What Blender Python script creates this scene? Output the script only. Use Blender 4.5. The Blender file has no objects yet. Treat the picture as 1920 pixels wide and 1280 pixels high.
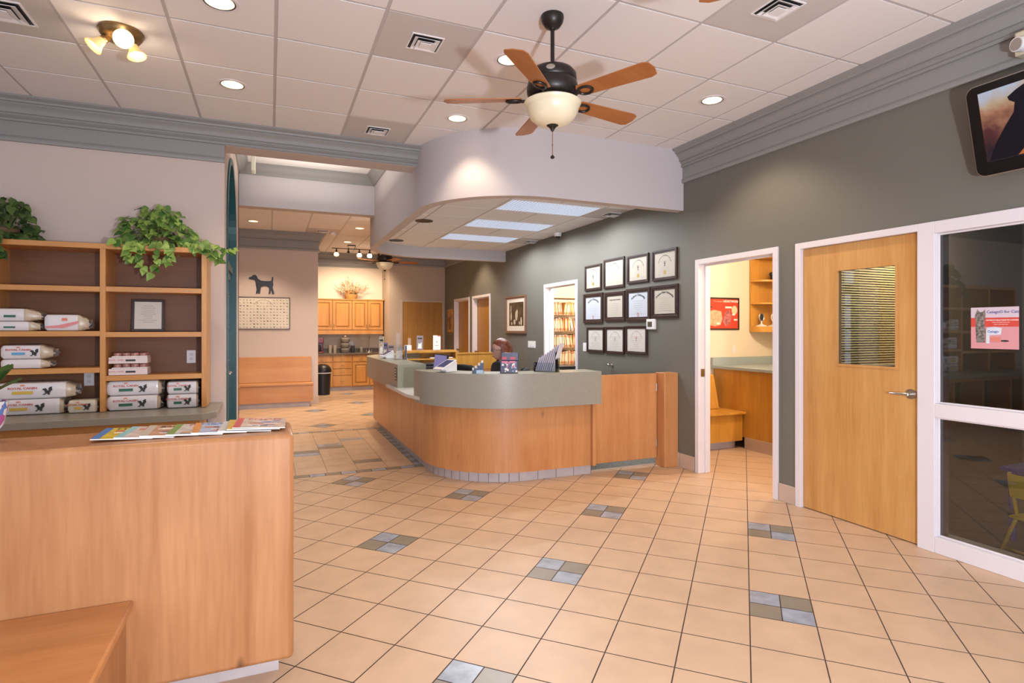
import bpy, bmesh, math, random
from mathutils import Vector, Matrix
random.seed(7)
R = math.radians
PI = math.pi
SC = bpy.context.scene
COL = SC.collection

# ---------------------------------------------------------------- camera, world, exposure
cd = bpy.data.cameras.new('camera'); cam = bpy.data.objects.new('camera', cd); COL.objects.link(cam)
cam.location = (0, 0, 1.475); cam.rotation_euler = (R(90), 0, R(-22.95))
cd.sensor_width = 36; cd.lens = 1072 / 1920 * 36; cd.shift_y = -22.5 / 1920
cd.clip_start = 0.05; cd.clip_end = 100
SC.camera = cam
SC.view_settings.view_transform = 'Standard'; SC.view_settings.look = 'None'
SC.view_settings.gamma = 1; SC.view_settings.use_curve_mapping = False
SC.view_settings.exposure = 0.12
w = bpy.data.worlds.new('daylight'); SC.world = w; w.use_nodes = True
w.node_tree.nodes['Background'].inputs[0].default_value = (0.70, 0.80, 1.0, 1)
w.node_tree.nodes['Background'].inputs[1].default_value = 1.1

def lamp(name, kind, loc, power, color=(1, 1, 1), rot=(0, 0, 0), parent=None, **kw):
    l = bpy.data.lights.new(name, kind); l.energy = power; l.color = color
    for k, v in kw.items(): setattr(l, k, v)
    o = bpy.data.objects.new(name, l); COL.objects.link(o)
    o.location = loc; o.rotation_euler = rot
    if parent: o.parent = parent
    return o
WARM = (1.0, 0.79, 0.56)
COOL = (0.80, 0.86, 1.0)
# the photographer's flash, behind and right of the camera, and the daylight of the shop windows behind it
lamp('flash', 'AREA', (0.85, -0.8, 1.25), 120, (0.90, 0.92, 1.0), (R(98), 0, R(-20)), shape='DISK', size=0.16)
lamp('window_daylight', 'AREA', (0.8, -2.6, 1.5), 88, COOL, (R(90), 0, R(-8)), shape='RECTANGLE', size=6.0, size_y=2.2)

# ---------------------------------------------------------------- materials
def lin(c): return tuple((x / 12.92 if x <= .04045 else ((x + .055) / 1.055) ** 2.4) for x in c)
MC = {}
def mat(name, col, rough=.6, metal=0., spec=.5, bump=0., bscale=200., var=0., vscale=3., emit=0., ecol=None, alpha=None):
    if name in MC: return MC[name]
    m = bpy.data.materials.new(name); m.use_nodes = True; nt = m.node_tree; b = nt.nodes['Principled BSDF']
    b.inputs['Base Color'].default_value = (*col, 1); b.inputs['Roughness'].default_value = rough
    b.inputs['Metallic'].default_value = metal; b.inputs['Specular IOR Level'].default_value = spec
    if emit: b.inputs['Emission Color'].default_value = (*(ecol or col), 1); b.inputs['Emission Strength'].default_value = emit
    tc = nt.nodes.new('ShaderNodeTexCoord')
    if var:
        n = nt.nodes.new('ShaderNodeTexNoise'); n.inputs['Scale'].default_value = vscale; n.inputs['Detail'].default_value = 4
        nt.links.new(tc.outputs['Object'], n.inputs['Vector'])
        r = nt.nodes.new('ShaderNodeValToRGB'); r.color_ramp.elements[0].position = .3; r.color_ramp.elements[1].position = .7
        r.color_ramp.elements[0].color = (*[c * (1 - var) for c in col], 1); r.color_ramp.elements[1].color = (*[min(1, c * (1 + var)) for c in col], 1)
        nt.links.new(n.outputs['Fac'], r.inputs['Fac']); nt.links.new(r.outputs['Color'], b.inputs['Base Color'])
    if bump:
        n = nt.nodes.new('ShaderNodeTexNoise'); n.inputs['Scale'].default_value = bscale; n.inputs['Detail'].default_value = 3
        nt.links.new(tc.outputs['Object'], n.inputs['Vector'])
        bp = nt.nodes.new('ShaderNodeBump'); bp.inputs['Strength'].default_value = bump; bp.inputs['Distance'].default_value = .002
        nt.links.new(n.outputs['Fac'], bp.inputs['Height']); nt.links.new(bp.outputs['Normal'], b.inputs['Normal'])
    MC[name] = m; return m

def wood(name, c1, c2, axis='z', rough=.35, scale=1., knots=0.):
    if name in MC: return MC[name]
    m = bpy.data.materials.new(name); m.use_nodes = True; nt = m.node_tree; b = nt.nodes['Principled BSDF']
    b.inputs['Roughness'].default_value = rough
    L = nt.links.new
    tc = nt.nodes.new('ShaderNodeTexCoord'); mp = nt.nodes.new('ShaderNodeMapping'); L(tc.outputs['Object'], mp.inputs['Vector'])
    s = {'x': (.5, 7, 7), 'y': (7, .5, 7), 'z': (7, 7, .5)}[axis]
    mp.inputs['Scale'].default_value = [v * scale for v in s]
    n = nt.nodes.new('ShaderNodeTexNoise'); n.inputs['Scale'].default_value = 1.3; n.inputs['Detail'].default_value = 5; n.inputs['Distortion'].default_value = .6
    L(mp.outputs['Vector'], n.inputs['Vector'])
    mp2 = nt.nodes.new('ShaderNodeMapping'); mp2.inputs['Scale'].default_value = [v * 7 * scale for v in s]; L(tc.outputs['Object'], mp2.inputs['Vector'])
    n2 = nt.nodes.new('ShaderNodeTexNoise'); n2.inputs['Scale'].default_value = 1.5; n2.inputs['Detail'].default_value = 3; L(mp2.outputs['Vector'], n2.inputs['Vector'])
    n3 = nt.nodes.new('ShaderNodeTexNoise'); n3.inputs['Scale'].default_value = 1.7; n3.inputs['Detail'].default_value = 2; L(tc.outputs['Object'], n3.inputs['Vector'])
    a = nt.nodes.new('ShaderNodeMath'); a.operation = 'MULTIPLY_ADD'; a.inputs[1].default_value = .35
    L(n2.outputs['Fac'], a.inputs[0]); 
    a0 = nt.nodes.new('ShaderNodeMath'); a0.operation = 'MULTIPLY_ADD'; a0.inputs[1].default_value = .35; a0.inputs[2].default_value = -.18; L(n3.outputs['Fac'], a0.inputs[0])
    a1 = nt.nodes.new('ShaderNodeMath'); a1.operation = 'MULTIPLY_ADD'; a1.inputs[1].default_value = .65; L(n.outputs['Fac'], a1.inputs[0]); L(a0.outputs[0], a1.inputs[2])
    L(a1.outputs[0], a.inputs[2])
    r = nt.nodes.new('ShaderNodeValToRGB'); r.color_ramp.elements[0].position = .30; r.color_ramp.elements[1].position = .66
    r.color_ramp.elements[0].color = (*c2, 1); r.color_ramp.elements[1].color = (*c1, 1)
    L(a.outputs[0], r.inputs['Fac']); out = r.outputs['Color']
    if knots:
        mv = nt.nodes.new('ShaderNodeMapping'); mv.inputs['Scale'].default_value = (1.5, 1.5, .75); L(tc.outputs['Object'], mv.inputs['Vector'])
        v = nt.nodes.new('ShaderNodeTexVoronoi'); v.inputs['Scale'].default_value = 2.6; L(mv.outputs['Vector'], v.inputs['Vector'])
        kr = nt.nodes.new('ShaderNodeValToRGB'); kr.color_ramp.elements[0].position = .02; kr.color_ramp.elements[1].position = .085
        kr.color_ramp.elements[0].color = (1 - knots, 1 - knots, 1 - knots, 1); kr.color_ramp.elements[1].color = (1, 1, 1, 1)
        L(v.outputs['Distance'], kr.inputs['Fac'])
        mx = nt.nodes.new('ShaderNodeMixRGB'); mx.blend_type = 'MULTIPLY'; mx.inputs[0].default_value = 1
        L(out, mx.inputs[1]); L(kr.outputs['Color'], mx.inputs[2]); out = mx.outputs[0]
    L(out, b.inputs['Base Color'])
    bp = nt.nodes.new('ShaderNodeBump'); bp.inputs['Strength'].default_value = .05; bp.inputs['Distance'].default_value = .001
    L(n2.outputs['Fac'], bp.inputs['Height']); L(bp.outputs['Normal'], b.inputs['Normal'])
    MC[name] = m; return m

def glass(name, tint=(1, 1, 1), refl=.0, rough=0.01):
    if name in MC: return MC[name]
    m = bpy.data.materials.new(name); m.use_nodes = True; nt = m.node_tree
    for n in list(nt.nodes):
        if n.type != 'OUTPUT_MATERIAL': nt.nodes.remove(n)
    out = [n for n in nt.nodes if n.type == 'OUTPUT_MATERIAL'][0]
    t = nt.nodes.new('ShaderNodeBsdfTransparent'); t.inputs[0].default_value = (*tint, 1)
    g = nt.nodes.new('ShaderNodeBsdfGlossy'); g.inputs['Roughness'].default_value = rough
    f = nt.nodes.new('ShaderNodeFresnel'); f.inputs[0].default_value = 1.5
    a = nt.nodes.new('ShaderNodeMath'); a.operation = 'ADD'; a.inputs[1].default_value = refl; nt.links.new(f.outputs[0], a.inputs[0])
    mx = nt.nodes.new('ShaderNodeMixShader'); nt.links.new(a.outputs[0], mx.inputs[0]); nt.links.new(t.outputs[0], mx.inputs[1]); nt.links.new(g.outputs[0], mx.inputs[2])
    nt.links.new(mx.outputs[0], out.inputs[0]); MC[name] = m; return m

M_CEIL = mat('ceiling_tile', (.80, .765, .75), .9, bump=.25, bscale=350, spec=.1)
M_TBAR = mat('ceiling_grid', (.52, .48, .47), .6)
M_VPANEL = mat('vent_panel', (.58, .54, .52), .6)
M_WLEFT = mat('pink_beige_paint', (.60, .50, .45), .8, bump=.15, bscale=120, spec=.2)
M_SOFFIT = mat('lavender_grey_paint', (.56, .52, .53), .8, bump=.15, bscale=120, spec=.2)
M_WRIGHT = mat('olive_grey_paint', (.165, .157, .132), .62, bump=.2, bscale=120, spec=.35)
M_CROWN = mat('grey_trim_paint', (.275, .27, .26), .5)
M_WHITE = mat('white_trim_paint', (.76, .71, .73), .35)
M_CREAM = mat('cream_paint', (.80, .70, .55), .8)
M_BROWNW = mat('tan_paint', (.47, .38, .30), .8)
M_NOOK = mat('pale_cream_paint', (.72, .62, .52), .8)
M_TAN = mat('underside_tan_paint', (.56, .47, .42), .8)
W_HALF = wood('maple_pink', (.52, .25, .105), (.36, .145, .05), 'z', .36, .75, knots=.6)
W_HALFX = wood('maple_pink_flat', (.60, .27, .095), (.46, .18, .055), 'x', .28)
W_BOOK = wood('maple_yellow', (.64, .32, .095), (.52, .22, .055), 'x', .35)
W_BOOKV = wood('maple_yellow_upright', (.64, .32, .095), (.52, .22, .055), 'z', .35)
W_BACK = wood('walnut_brown_panel', (.22, .085, .028), (.16, .058, .018), 'x', .5)
W_CTR = wood('maple_counter', (.60, .285, .11), (.47, .185, .06), 'z', .33, knots=.3)
W_DOOR = wood('maple_door', (.66, .36, .125), (.52, .24, .065), 'z', .35)
W_DDOOR = wood('dark_honey_door', (.43, .205, .022), (.33, .145, .012), 'z', .4)
W_EXAM = wood('honey_exam', (.66, .34, .06), (.50, .22, .03), 'z', .35)
W_CAB = wood('honey_cabinet', (.62, .30, .075), (.48, .20, .04), 'z', .35)
W_FAN = wood('fan_blade_wood', (.42, .16, .045), (.30, .095, .025), 'x', .35)
M_LAM = mat('green_grey_laminate', (.285, .27, .225), .35, var=.07, vscale=90)
M_LAMT = mat('green_laminate_top', (.30, .30, .22), .3, var=.06, vscale=90)
M_LEDGE = mat('white_laminate', (.62, .58, .54), .3)
M_TOE = mat('toe_tile', (.50, .44, .43), .4, var=.1, vscale=6)
M_BASE = mat('base_tile', (.56, .42, .34), .4, var=.06, vscale=6)
M_TILE = mat('floor_tile', (.57, .385, .25), .42, spec=.35, var=.07, vscale=5, bump=.12, bscale=60)
M_TBLUE = mat('blue_grey_tile', (.30, .33, .39), .3, var=.22, vscale=14)
M_TOLIVE = mat('olive_tile', (.235, .20, .15), .35, var=.08, vscale=9)
M_GROUT = mat('grout', (.10, .068, .055), .9)
M_CARPET = mat('grey_carpet', (.22, .22, .19), 1., var=.35, vscale=60, bump=.6, bscale=160)
M_BLACK = mat('black_plastic', (.012, .012, .014), .35)
M_DARK = mat('shade_black', (.015, .012, .01), .8)  # near-black colour painted in for the unlit depth of openings
M_BRONZE = mat('dark_bronze', (.022, .016, .014), .38, metal=.3)
M_BRASS = mat('antique_brass', (.30, .19, .08), .35, metal=.9)
M_STEEL = mat('brushed_steel', (.55, .53, .50), .3, metal=1.)
M_WPLASTIC = mat('white_plastic', (.80, .78, .78), .35)
M_PAPER = mat('paper_white', (.82, .79, .75), .7)
M_CPAPER = mat('cream_paper', (.76, .70, .60), .7)
M_INK = mat('ink_black', (.03, .03, .03), .6)
M_GINK = mat('ink_grey', (.35, .33, .31), .6)
M_RINK = mat('ink_red', (.55, .10, .07), .6)
M_GOLD = mat('gold_seal', (.48, .33, .08), .4, metal=.4)
M_FRAME = mat('espresso_frame', (.035, .016, .013), .35)
M_FABRIC = mat('black_fabric', (.02, .02, .022), .9, bump=.4, bscale=300)
G_CLEAR = glass('clear_glass'); G_WIN = glass('dark_window_glass', (.80, .82, .84), .05)
G_ACR = glass('acrylic', (.93, .95, .97), .0)

# ---------------------------------------------------------------- mesh building
class B:
    def __init__(s): s.v = []; s.f = []; s.mi = []; s.M = Matrix.Identity(4)
    def at(s, loc=(0, 0, 0), rot=(0, 0, 0), sc=(1, 1, 1)):
        from mathutils import Euler
        s.M = Matrix.Translation(loc) @ Euler(rot).to_matrix().to_4x4() @ Matrix.Diagonal((*sc, 1)); return s
    def add(s, vs, fs, m=0):
        n = len(s.v); s.v += [tuple(s.M @ Vector(p)) for p in vs]
        s.f += [tuple(n + i for i in f) for f in fs]; s.mi += [m] * len(fs); return s
    def box(s, x0, x1, y0, y1, z0, z1, m=0):
        if x0 > x1: x0, x1 = x1, x0
        if y0 > y1: y0, y1 = y1, y0
        if z0 > z1: z0, z1 = z1, z0
        return s.add([(x0, y0, z0), (x1, y0, z0), (x1, y1, z0), (x0, y1, z0), (x0, y0, z1), (x1, y0, z1), (x1, y1, z1), (x0, y1, z1)],
                     [(0, 3, 2, 1), (4, 5, 6, 7), (0, 1, 5, 4), (1, 2, 6, 5), (2, 3, 7, 6), (3, 0, 4, 7)], m)
    def cbox(s, c, d, m=0): return s.box(c[0] - d[0] / 2, c[0] + d[0] / 2, c[1] - d[1] / 2, c[1] + d[1] / 2, c[2] - d[2] / 2, c[2] + d[2] / 2, m)
    def prism(s, poly, z0, z1, m=0, ax='z'):
        n = len(poly)
        ar = sum(poly[i][0] * poly[(i + 1) % n][1] - poly[(i + 1) % n][0] * poly[i][1] for i in range(n))
        if ar < 0: poly = poly[::-1]
        f = {'z': lambda p, z: (p[0], p[1], z), 'y': lambda p, z: (p[0], -z, p[1]), 'x': lambda p, z: (z, p[0], p[1])}[ax]
        vs = [f(p, z0) for p in poly] + [f(p, z1) for p in poly]
        fs = [tuple(range(n - 1, -1, -1)), tuple(range(n, 2 * n))] + [(i, (i + 1) % n, n + (i + 1) % n, n + i) for i in range(n)]
        return s.add(vs, fs, m)
    def lathe(s, prof, seg=24, m=0, c=(0, 0), cap=True):
        vs = []; fs = []; n = len(prof)
        for k in range(seg):
            a = 2 * PI * k / seg
            for r, z in prof: vs.append((c[0] + r * math.cos(a), c[1] + r * math.sin(a), z))
        for k in range(seg):
            k2 = (k + 1) % seg
            for i in range(n - 1): fs.append((k * n + i, k2 * n + i, k2 * n + i + 1, k * n + i + 1))
        if cap:
            if prof[0][0] > 1e-4: fs.append(tuple(k * n for k in range(seg - 1, -1, -1)))
            if prof[-1][0] > 1e-4: fs.append(tuple(k * n + n - 1 for k in range(seg)))
        return s.add(vs, fs, m)
    def cyl(s, p0, p1, r0, r1=None, seg=12, m=0):
        r1 = r0 if r1 is None else r1
        p0 = Vector(p0); p1 = Vector(p1); d = (p1 - p0).normalized()
        u = d.orthogonal().normalized(); w_ = d.cross(u)
        vs = []
        for p, r in ((p0, r0), (p1, r1)):
            for k in range(seg):
                a = 2 * PI * k / seg; vs.append(tuple(p + r * (math.cos(a) * u + math.sin(a) * w_)))
        fs = [(k, (k + 1) % seg, seg + (k + 1) % seg, seg + k) for k in range(seg)] + [tuple(range(seg - 1, -1, -1)), tuple(range(seg, 2 * seg))]
        return s.add(vs, fs, m)
    def tube(s, pts, r, seg=8, m=0):
        pts = [Vector(p) for p in pts]; vs = []; fs = []; u = None; N = len(pts)
        for i, p in enumerate(pts):
            d = (pts[min(i + 1, N - 1)] - pts[max(i - 1, 0)]).normalized()
            if u is None: u = d.orthogonal().normalized()
            u = (u - d * u.dot(d)).normalized(); w_ = d.cross(u); rr = r[i] if isinstance(r, (list, tuple)) else r
            for k in range(seg):
                a = 2 * PI * k / seg; vs.append(tuple(p + rr * (math.cos(a) * u + math.sin(a) * w_)))
        for i in range(N - 1):
            for k in range(seg):
                k2 = (k + 1) % seg; fs.append((i * seg + k, i * seg + k2, (i + 1) * seg + k2, (i + 1) * seg + k))
        fs += [tuple(range(seg - 1, -1, -1)), tuple((N - 1) * seg + k for k in range(seg))]
        return s.add(vs, fs, m)
    def ball(s, c, r, seg=16, rings=10, m=0):
        rx, ry, rz = (r, r, r) if not isinstance(r, (tuple, list)) else r
        vs = [(c[0], c[1], c[2] - rz)]; fs = []
        for i in range(1, rings):
            t = PI * i / rings
            for k in range(seg):
                a = 2 * PI * k / seg; vs.append((c[0] + rx * math.sin(t) * math.cos(a), c[1] + ry * math.sin(t) * math.sin(a), c[2] - rz * math.cos(t)))
        vs.append((c[0], c[1], c[2] + rz)); n = len(vs) - 1
        for k in range(seg): fs.append((0, 1 + (k + 1) % seg, 1 + k))
        for i in range(rings - 2):
            for k in range(seg):
                a = 1 + i * seg; fs.append((a + k, a + (k + 1) % seg, a + seg + (k + 1) % seg, a + seg + k))
        a = 1 + (rings - 2) * seg
        for k in range(seg): fs.append((a + k, a + (k + 1) % seg, n))
        return s.add(vs, fs, m)
    def grid(s, rows, m=0, closed=False):
        nr = len(rows); nc = len(rows[0]); vs = [p for r in rows for p in r]; fs = []
        for i in range(nr - 1):
            for j in range(nc if closed else nc - 1):
                j2 = (j + 1) % nc; fs.append((i * nc + j, i * nc + j2, (i + 1) * nc + j2, (i + 1) * nc + j))
        return s.add(vs, fs, m)

def mk(name, b, mats, parent=None, bev=0., loc=None, rot=None, smooth=True, sub=0):
    me = bpy.data.meshes.new(name); me.from_pydata(b.v, [], b.f)
    if not isinstance(mats, (list, tuple)): mats = [mats]
    for m in mats: me.materials.append(m)
    for p, i in zip(me.polygons, b.mi): p.material_index = min(i, len(mats) - 1)
    bm = bmesh.new(); bm.from_mesh(me); bmesh.ops.recalc_face_normals(bm, faces=bm.faces); bm.to_mesh(me); bm.free()
    if smooth:
        me.shade_smooth(); me.set_sharp_from_angle(angle=R(38))
    me.update()
    o = bpy.data.objects.new(name, me); COL.objects.link(o)
    if loc: o.location = loc
    if rot: o.rotation_euler = rot
    if parent: o.parent = parent
    if bev:
        md = o.modifiers.new('bevel', 'BEVEL'); md.width = bev; md.segments = 2; md.limit_method = 'ANGLE'; md.angle_limit = R(50); md.harden_normals = False
    if sub:
        md = o.modifiers.new('subdivision', 'SUBSURF'); md.levels = sub; md.render_levels = sub
    return o
def tag(o, label, cat, group=None):
    o['label'] = label; o['category'] = cat
    if group: o['group'] = group
    return o
def thing(name, label, cat, loc=(0, 0, 0), rz=0, group=None, rot=None):
    o = bpy.data.objects.new(name, None); COL.objects.link(o); o.location = loc; o.rotation_euler = rot or (0, 0, rz)
    o.empty_display_size = .1
    return tag(o, label, cat, group)
def struct(name, b, mats, parent=None, bev=0., smooth=True):
    o = mk(name, b, mats, parent, bev, smooth=smooth)
    if not parent: o['kind'] = 'structure'
    return o
def part(name, b, mats, parent, label=None, bev=0., **kw):
    o = mk(name, b, mats, parent, bev, **kw)
    if label: o['label'] = label
    return o
def dup(root, loc=None, rz=None, label=None, group=None, rot=None):
    r = root.copy(); COL.objects.link(r)
    if loc is not None: r.location = loc
    if rz is not None: r.rotation_euler = (0, 0, rz)
    if rot is not None: r.rotation_euler = rot
    if label: r['label'] = label
    if group: r['group'] = group
    for ch in list(root.children):
        c = ch.copy(); COL.objects.link(c); c.parent = r
        for g in list(ch.children):
            d = g.copy(); COL.objects.link(d); d.parent = c
    return r
def text(name, s, size, m, parent, loc, rot=(R(90), 0, 0), ext=.0004, align='CENTER', curve=None, sx=1., bold=0., sp=1.):
    cu = bpy.data.curves.new(name, 'FONT'); cu.body = s; cu.size = size; cu.extrude = ext; cu.align_x = align; cu.align_y = 'CENTER'
    cu.offset = bold; cu.space_character = sp; cu.resolution_u = 2
    o = bpy.data.objects.new(name, cu); COL.objects.link(o)
    dg = bpy.context.evaluated_depsgraph_get(); me = bpy.data.meshes.new_from_object(o.evaluated_get(dg))
    bpy.data.objects.remove(o); bpy.data.curves.remove(cu)
    if curve:                       # bend the line of letters over an arc of this radius
        for v in me.vertices:
            a = v.co.x * sx / curve; rr = curve + v.co.y
            v.co.x = rr * math.sin(a); v.co.y = rr * math.cos(a) - curve
    elif sx != 1:
        for v in me.vertices: v.co.x *= sx
    me.materials.clear(); me.materials.append(m)
    ob = bpy.data.objects.new(name, me); COL.objects.link(ob); ob.location = loc; ob.rotation_euler = rot; ob.parent = parent
    return ob

def clip(poly, edge):
    (ax, ay), (bx, by) = edge; out = []
    side = lambda p: (bx - ax) * (p[1] - ay) - (by - ay) * (p[0] - ax)
    for i in range(len(poly)):
        p, q = poly[i], poly[(i + 1) % len(poly)]; sp, sq = side(p), side(q)
        if sp >= 0: out.append(p)
        if sp * sq < 0:
            t = sp / (sp - sq); out.append((p[0] + t * (q[0] - p[0]), p[1] + t * (q[1] - p[1])))
    return out
def clip_to(poly, conv):
    for i in range(len(conv)):
        poly = clip(poly, (conv[i], conv[(i + 1) % len(conv)]))
        if len(poly) < 3: return []
    return poly
def rect(x0, x1, y0, y1): return [(x0, y0), (x1, y0), (x1, y1), (x0, y1)]
def area(p): return abs(sum(p[i][0] * p[(i + 1) % len(p)][1] - p[(i + 1) % len(p)][0] * p[i][1] for i in range(len(p)))) / 2
# ---------------------------------------------------------------- floor
def floor():
    b = B(); T = .3083; a0, b0 = 1.1915, 2.4582; s2 = math.sqrt(.5)
    e1 = (s2, -s2); e2 = (s2, s2)
    cell = lambda i, j: (a0 + T * (i * e1[0] + j * e2[0]), b0 + T * (i * e1[1] + j * e2[1]))
    b.add([(-6, -3, -.003), (8, -3, -.003), (8, 16, -.003), (-6, 16, -.003)], [(0, 1, 2, 3)], 3)
    regs = [rect(-5.6, 7.4, -2.9, 6.045), rect(-5.6, -.40, 6.045, 8.72), rect(1.56, 7.4, 6.045, 8.72), rect(-5.6, 7.4, 8.72, 15.5)]
    g = .0058
    for i in range(-40, 42):
        for j in range(-30, 60):
            cx, cy = cell(i + .5, j + .5)
            if not (-6 < cx < 7.6 and -3.2 < cy < 15.8): continue
            if cx > 4.3 and (cy < -1.5 or cy > 9.5): continue
            if cx < -2.5 and cy > 6.5: continue
            subs = [(0, 1, 0, 1, 0)]
            if (i + 1) % 4 == 0 and (j - 2) % 4 == 0 and cx < 4.1 and not (1.4 < cx < 2.1 and 5.2 < cy < 6.0):
                subs = [(0, .5, .5, 1, 1), (.5, 1, 0, .5, 1), (0, .5, 0, .5, 2), (.5, 1, .5, 1, 2)]
            gg = g / T
            for u0, u1, v0, v1, m in subs:
                q = [cell(i + u, j + v) for u, v in ((u0 + gg / 2, v0 + gg / 2), (u1 - gg / 2, v0 + gg / 2), (u1 - gg / 2, v1 - gg / 2), (u0 + gg / 2, v1 - gg / 2))]
                for r in regs:
                    p = clip_to(q, r)
                    if len(p) >= 3 and area(p) > 1e-5:
                        b.add([(x, y, 0) for x, y in p], [tuple(range(len(p)))], m)
    # the straight-laid inlay between the arched doors and the reception desk
    q = lambda x0, x1, y0, y1, m: b.add([(x0, y0, 0), (x1, y0, 0), (x1, y1, 0), (x0, y1, 0)], [(0, 1, 2, 3)], m)
    k = 0; x = -.40
    while x < 1.45:
        for ya, yb in ((6.05, 6.15), (8.62, 8.715)):
            q(x + .002, x + .150, ya, yb, 2 if k % 2 == 0 else 1)
        x += .1535; k += 1
    k = 0; y = 6.155
    while y < 8.6:
        q(1.452, 1.54, y, min(y + .117, 8.615), 2 if k % 2 else 1); y += .12; k += 1
    accents = {1: [(6.76, 1), (7.07, 2)], 2: [(7.07, 1), (7.23, 2)], 3: [(7.40, 2), (7.56, 1)], 4: [(6.47, 2), (7.85, 1)], 0: [(6.60, 2)], 5: []}
    for c in range(6):
        x0 = -.355 + .3085 * c - .02; x1 = min(x0 + .3055, 1.449); y = 6.155
        if c == 0: x0 = -.40
        acc = dict(accents.get(c, []))
        while y < 8.61:
            hit = [a for a in acc if abs(a - y) < .078]
            h = .152 if hit else .306
            near = [a for a in acc if y < a - .078 < y + h]
            if near and not hit: h = near[0] - y - .003 if near[0] - y > .1 else h
            q(x0, x1, y, min(y + h, 8.615), acc[hit[0]] if hit else 0); y += h + .003
    return struct('floor', b, [M_TILE, M_TBLUE, M_TOLIVE, M_GROUT], smooth=False)
floor()

# ---------------------------------------------------------------- ceilings of lay-in tiles
X0G, Y0G, P = .035, 4.035, .6096
def tiles(name, conv, z, holes=(), kind_skip=(), x0=X0G, y0=Y0G):
    b = B(); xs = [p[0] for p in conv]; ys = [p[1] for p in conv]
    i0 = math.floor((min(xs) - x0) / P); i1 = math.ceil((max(xs) - x0) / P)
    j0 = math.floor((min(ys) - y0) / P); j1 = math.ceil((max(ys) - y0) / P)
    zb = z + .004; b.prism(conv, z + .13, z + .15, 1); e = .011
    lo_y, hi_y, lo_x, hi_x = min(ys), max(ys), min(xs), max(xs)
    for i in range(i0, i1 + 1):
        c = clip_to(rect(x0 + i * P - .014, x0 + i * P + .014, lo_y, hi_y), conv)
        if len(c) > 2 and area(c) > 1e-4: b.prism(c, zb, zb + .03, 1)
    for j in range(j0, j1 + 1):
        c = clip_to(rect(lo_x, hi_x, y0 + j * P - .0135, y0 + j * P + .0135), conv)
        if len(c) > 2 and area(c) > 1e-4: b.prism(c, zb + .0005, zb + .03, 1)
    for i in range(i0, i1):
        for j in range(j0, j1):
            if (i, j) in kind_skip: continue
            r = rect(x0 + i * P + e, x0 + (i + 1) * P - e, y0 + j * P + e, y0 + (j + 1) * P - e)
            c = clip_to(r, conv)
            if len(c) < 3 or area(c) < 2e-4: continue
            if (i, j) in holes:
                cx, cy = x0 + (i + .5) * P, y0 + (j + .5) * P; N = 32; h = P / 2 - e; vs = []
                for k in range(N):
                    a = 2 * PI * k / N; ca, sa = math.cos(a), math.sin(a)
                    t = h / max(abs(ca), abs(sa)); vs.append((cx + t * ca, cy + t * sa, z)); vs.append((cx + .088 * ca, cy + .088 * sa, z))
                fs = [(2 * k, 2 * k + 1, (2 * k + 3) % (2 * N), (2 * k + 2) % (2 * N)) for k in range(N)]
                for k in range(N): vs.append((vs[2 * k][0], vs[2 * k][1], zb + .01))
                fs += [(2 * k, (2 * k + 2) % (2 * N), 2 * N + (k + 1) % N, 2 * N + k) for k in range(N)]
                b.add(vs, fs, 0)
            else:
                b.prism(c, z, zb, 0)
    return b
NEAR = rect(-5.6, 4.06, -2.2, 5.99)
dl = lambda x, y: (math.floor((x - X0G) / P), math.floor((y - Y0G) / P))
DOWN_NEAR = [(-.27, 3.73), (-.27, 4.95), (1.56, 4.95), (1.56, 3.73), (3.39, 3.73)]
DOWN_BACK = [(-.27, .07), (1.56, .07), (3.39, .07), (-2.1, 3.73), (-2.1, 1.3)]
VENTS = [(.95, 3.73), (.95, 5.55), (2.78, 2.51), (-1.48, 4.34)]
b = tiles('ceiling', NEAR, 3.38, [dl(*p) for p in DOWN_NEAR + DOWN_BACK], [dl(*p) for p in VENTS])
struct('ceiling', b, [M_CEIL, M_TBAR], smooth=False)
FAR = rect(-3.2, 4.06, 8.80, 15.0)
DOWN_FAR = [(-.27, 9.83), (-.27, 11.05), (1.56, 9.83), (1.56, 11.05), (1.56, 12.88), (3.39, 11.05)]
VENT_FAR = [(.95, 11.66)]
b = tiles('ceiling', FAR, 3.38, [dl(*p) for p in DOWN_FAR], [dl(*p) for p in VENT_FAR])
struct('ceiling', b, [M_CEIL, M_TBAR], smooth=False)
b = B(); b.box(-.5, 1.5, 6.2, 8.7, 3.74, 3.80); struct('ceiling', b, M_CEIL)

# ---------------------------------------------------------------- reception soffit
def arc(cx, cy, r, a0, a1, n=14): return [(cx + r * math.cos(R(a0 + (a1 - a0) * k / n)), cy + r * math.sin(R(a0 + (a1 - a0) * k / n))) for k in range(n + 1)]
def spath(d, x_end=4.06): # soffit outline moved inward by d, starting at the wall in front
    r = 1.07 - d
    return [(x_end, 4.90 + d)] + arc(2.5, 5.97, r, 270, 180, 20) + arc(2.5, 8.93, r, 180, 90, 20) + [(x_end, 10.0 - d)]
def band(b, po, pi, z0, z1, m=0, mtop=None, mbot=None):
    n = len(po)
    for i in range(n - 1):
        a, c, d, e = po[i], po[i + 1], pi[i + 1], pi[i]
        b.add([(*a, z0), (*c, z0), (*c, z1), (*a, z1)], [(3, 2, 1, 0)], m)
        b.add([(*e, z0), (*d, z0), (*d, z1), (*e, z1)], [(0, 1, 2, 3)], m)
        b.add([(*a, z0), (*c, z0), (*d, z0), (*e, z0)], [(0, 1, 2, 3)], m if mbot is None else mbot)
        b.add([(*a, z1), (*c, z1), (*d, z1), (*e, z1)], [(3, 2, 1, 0)], m if mtop is None else mtop)
    for i in (0, n - 1):
        a, e = po[i], pi[i]
        b.add([(*a, z0), (*e, z0), (*e, z1), (*a, z1)], [(0, 1, 2, 3) if i == 0 else (3, 2, 1, 0)], m)
    return b
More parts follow.
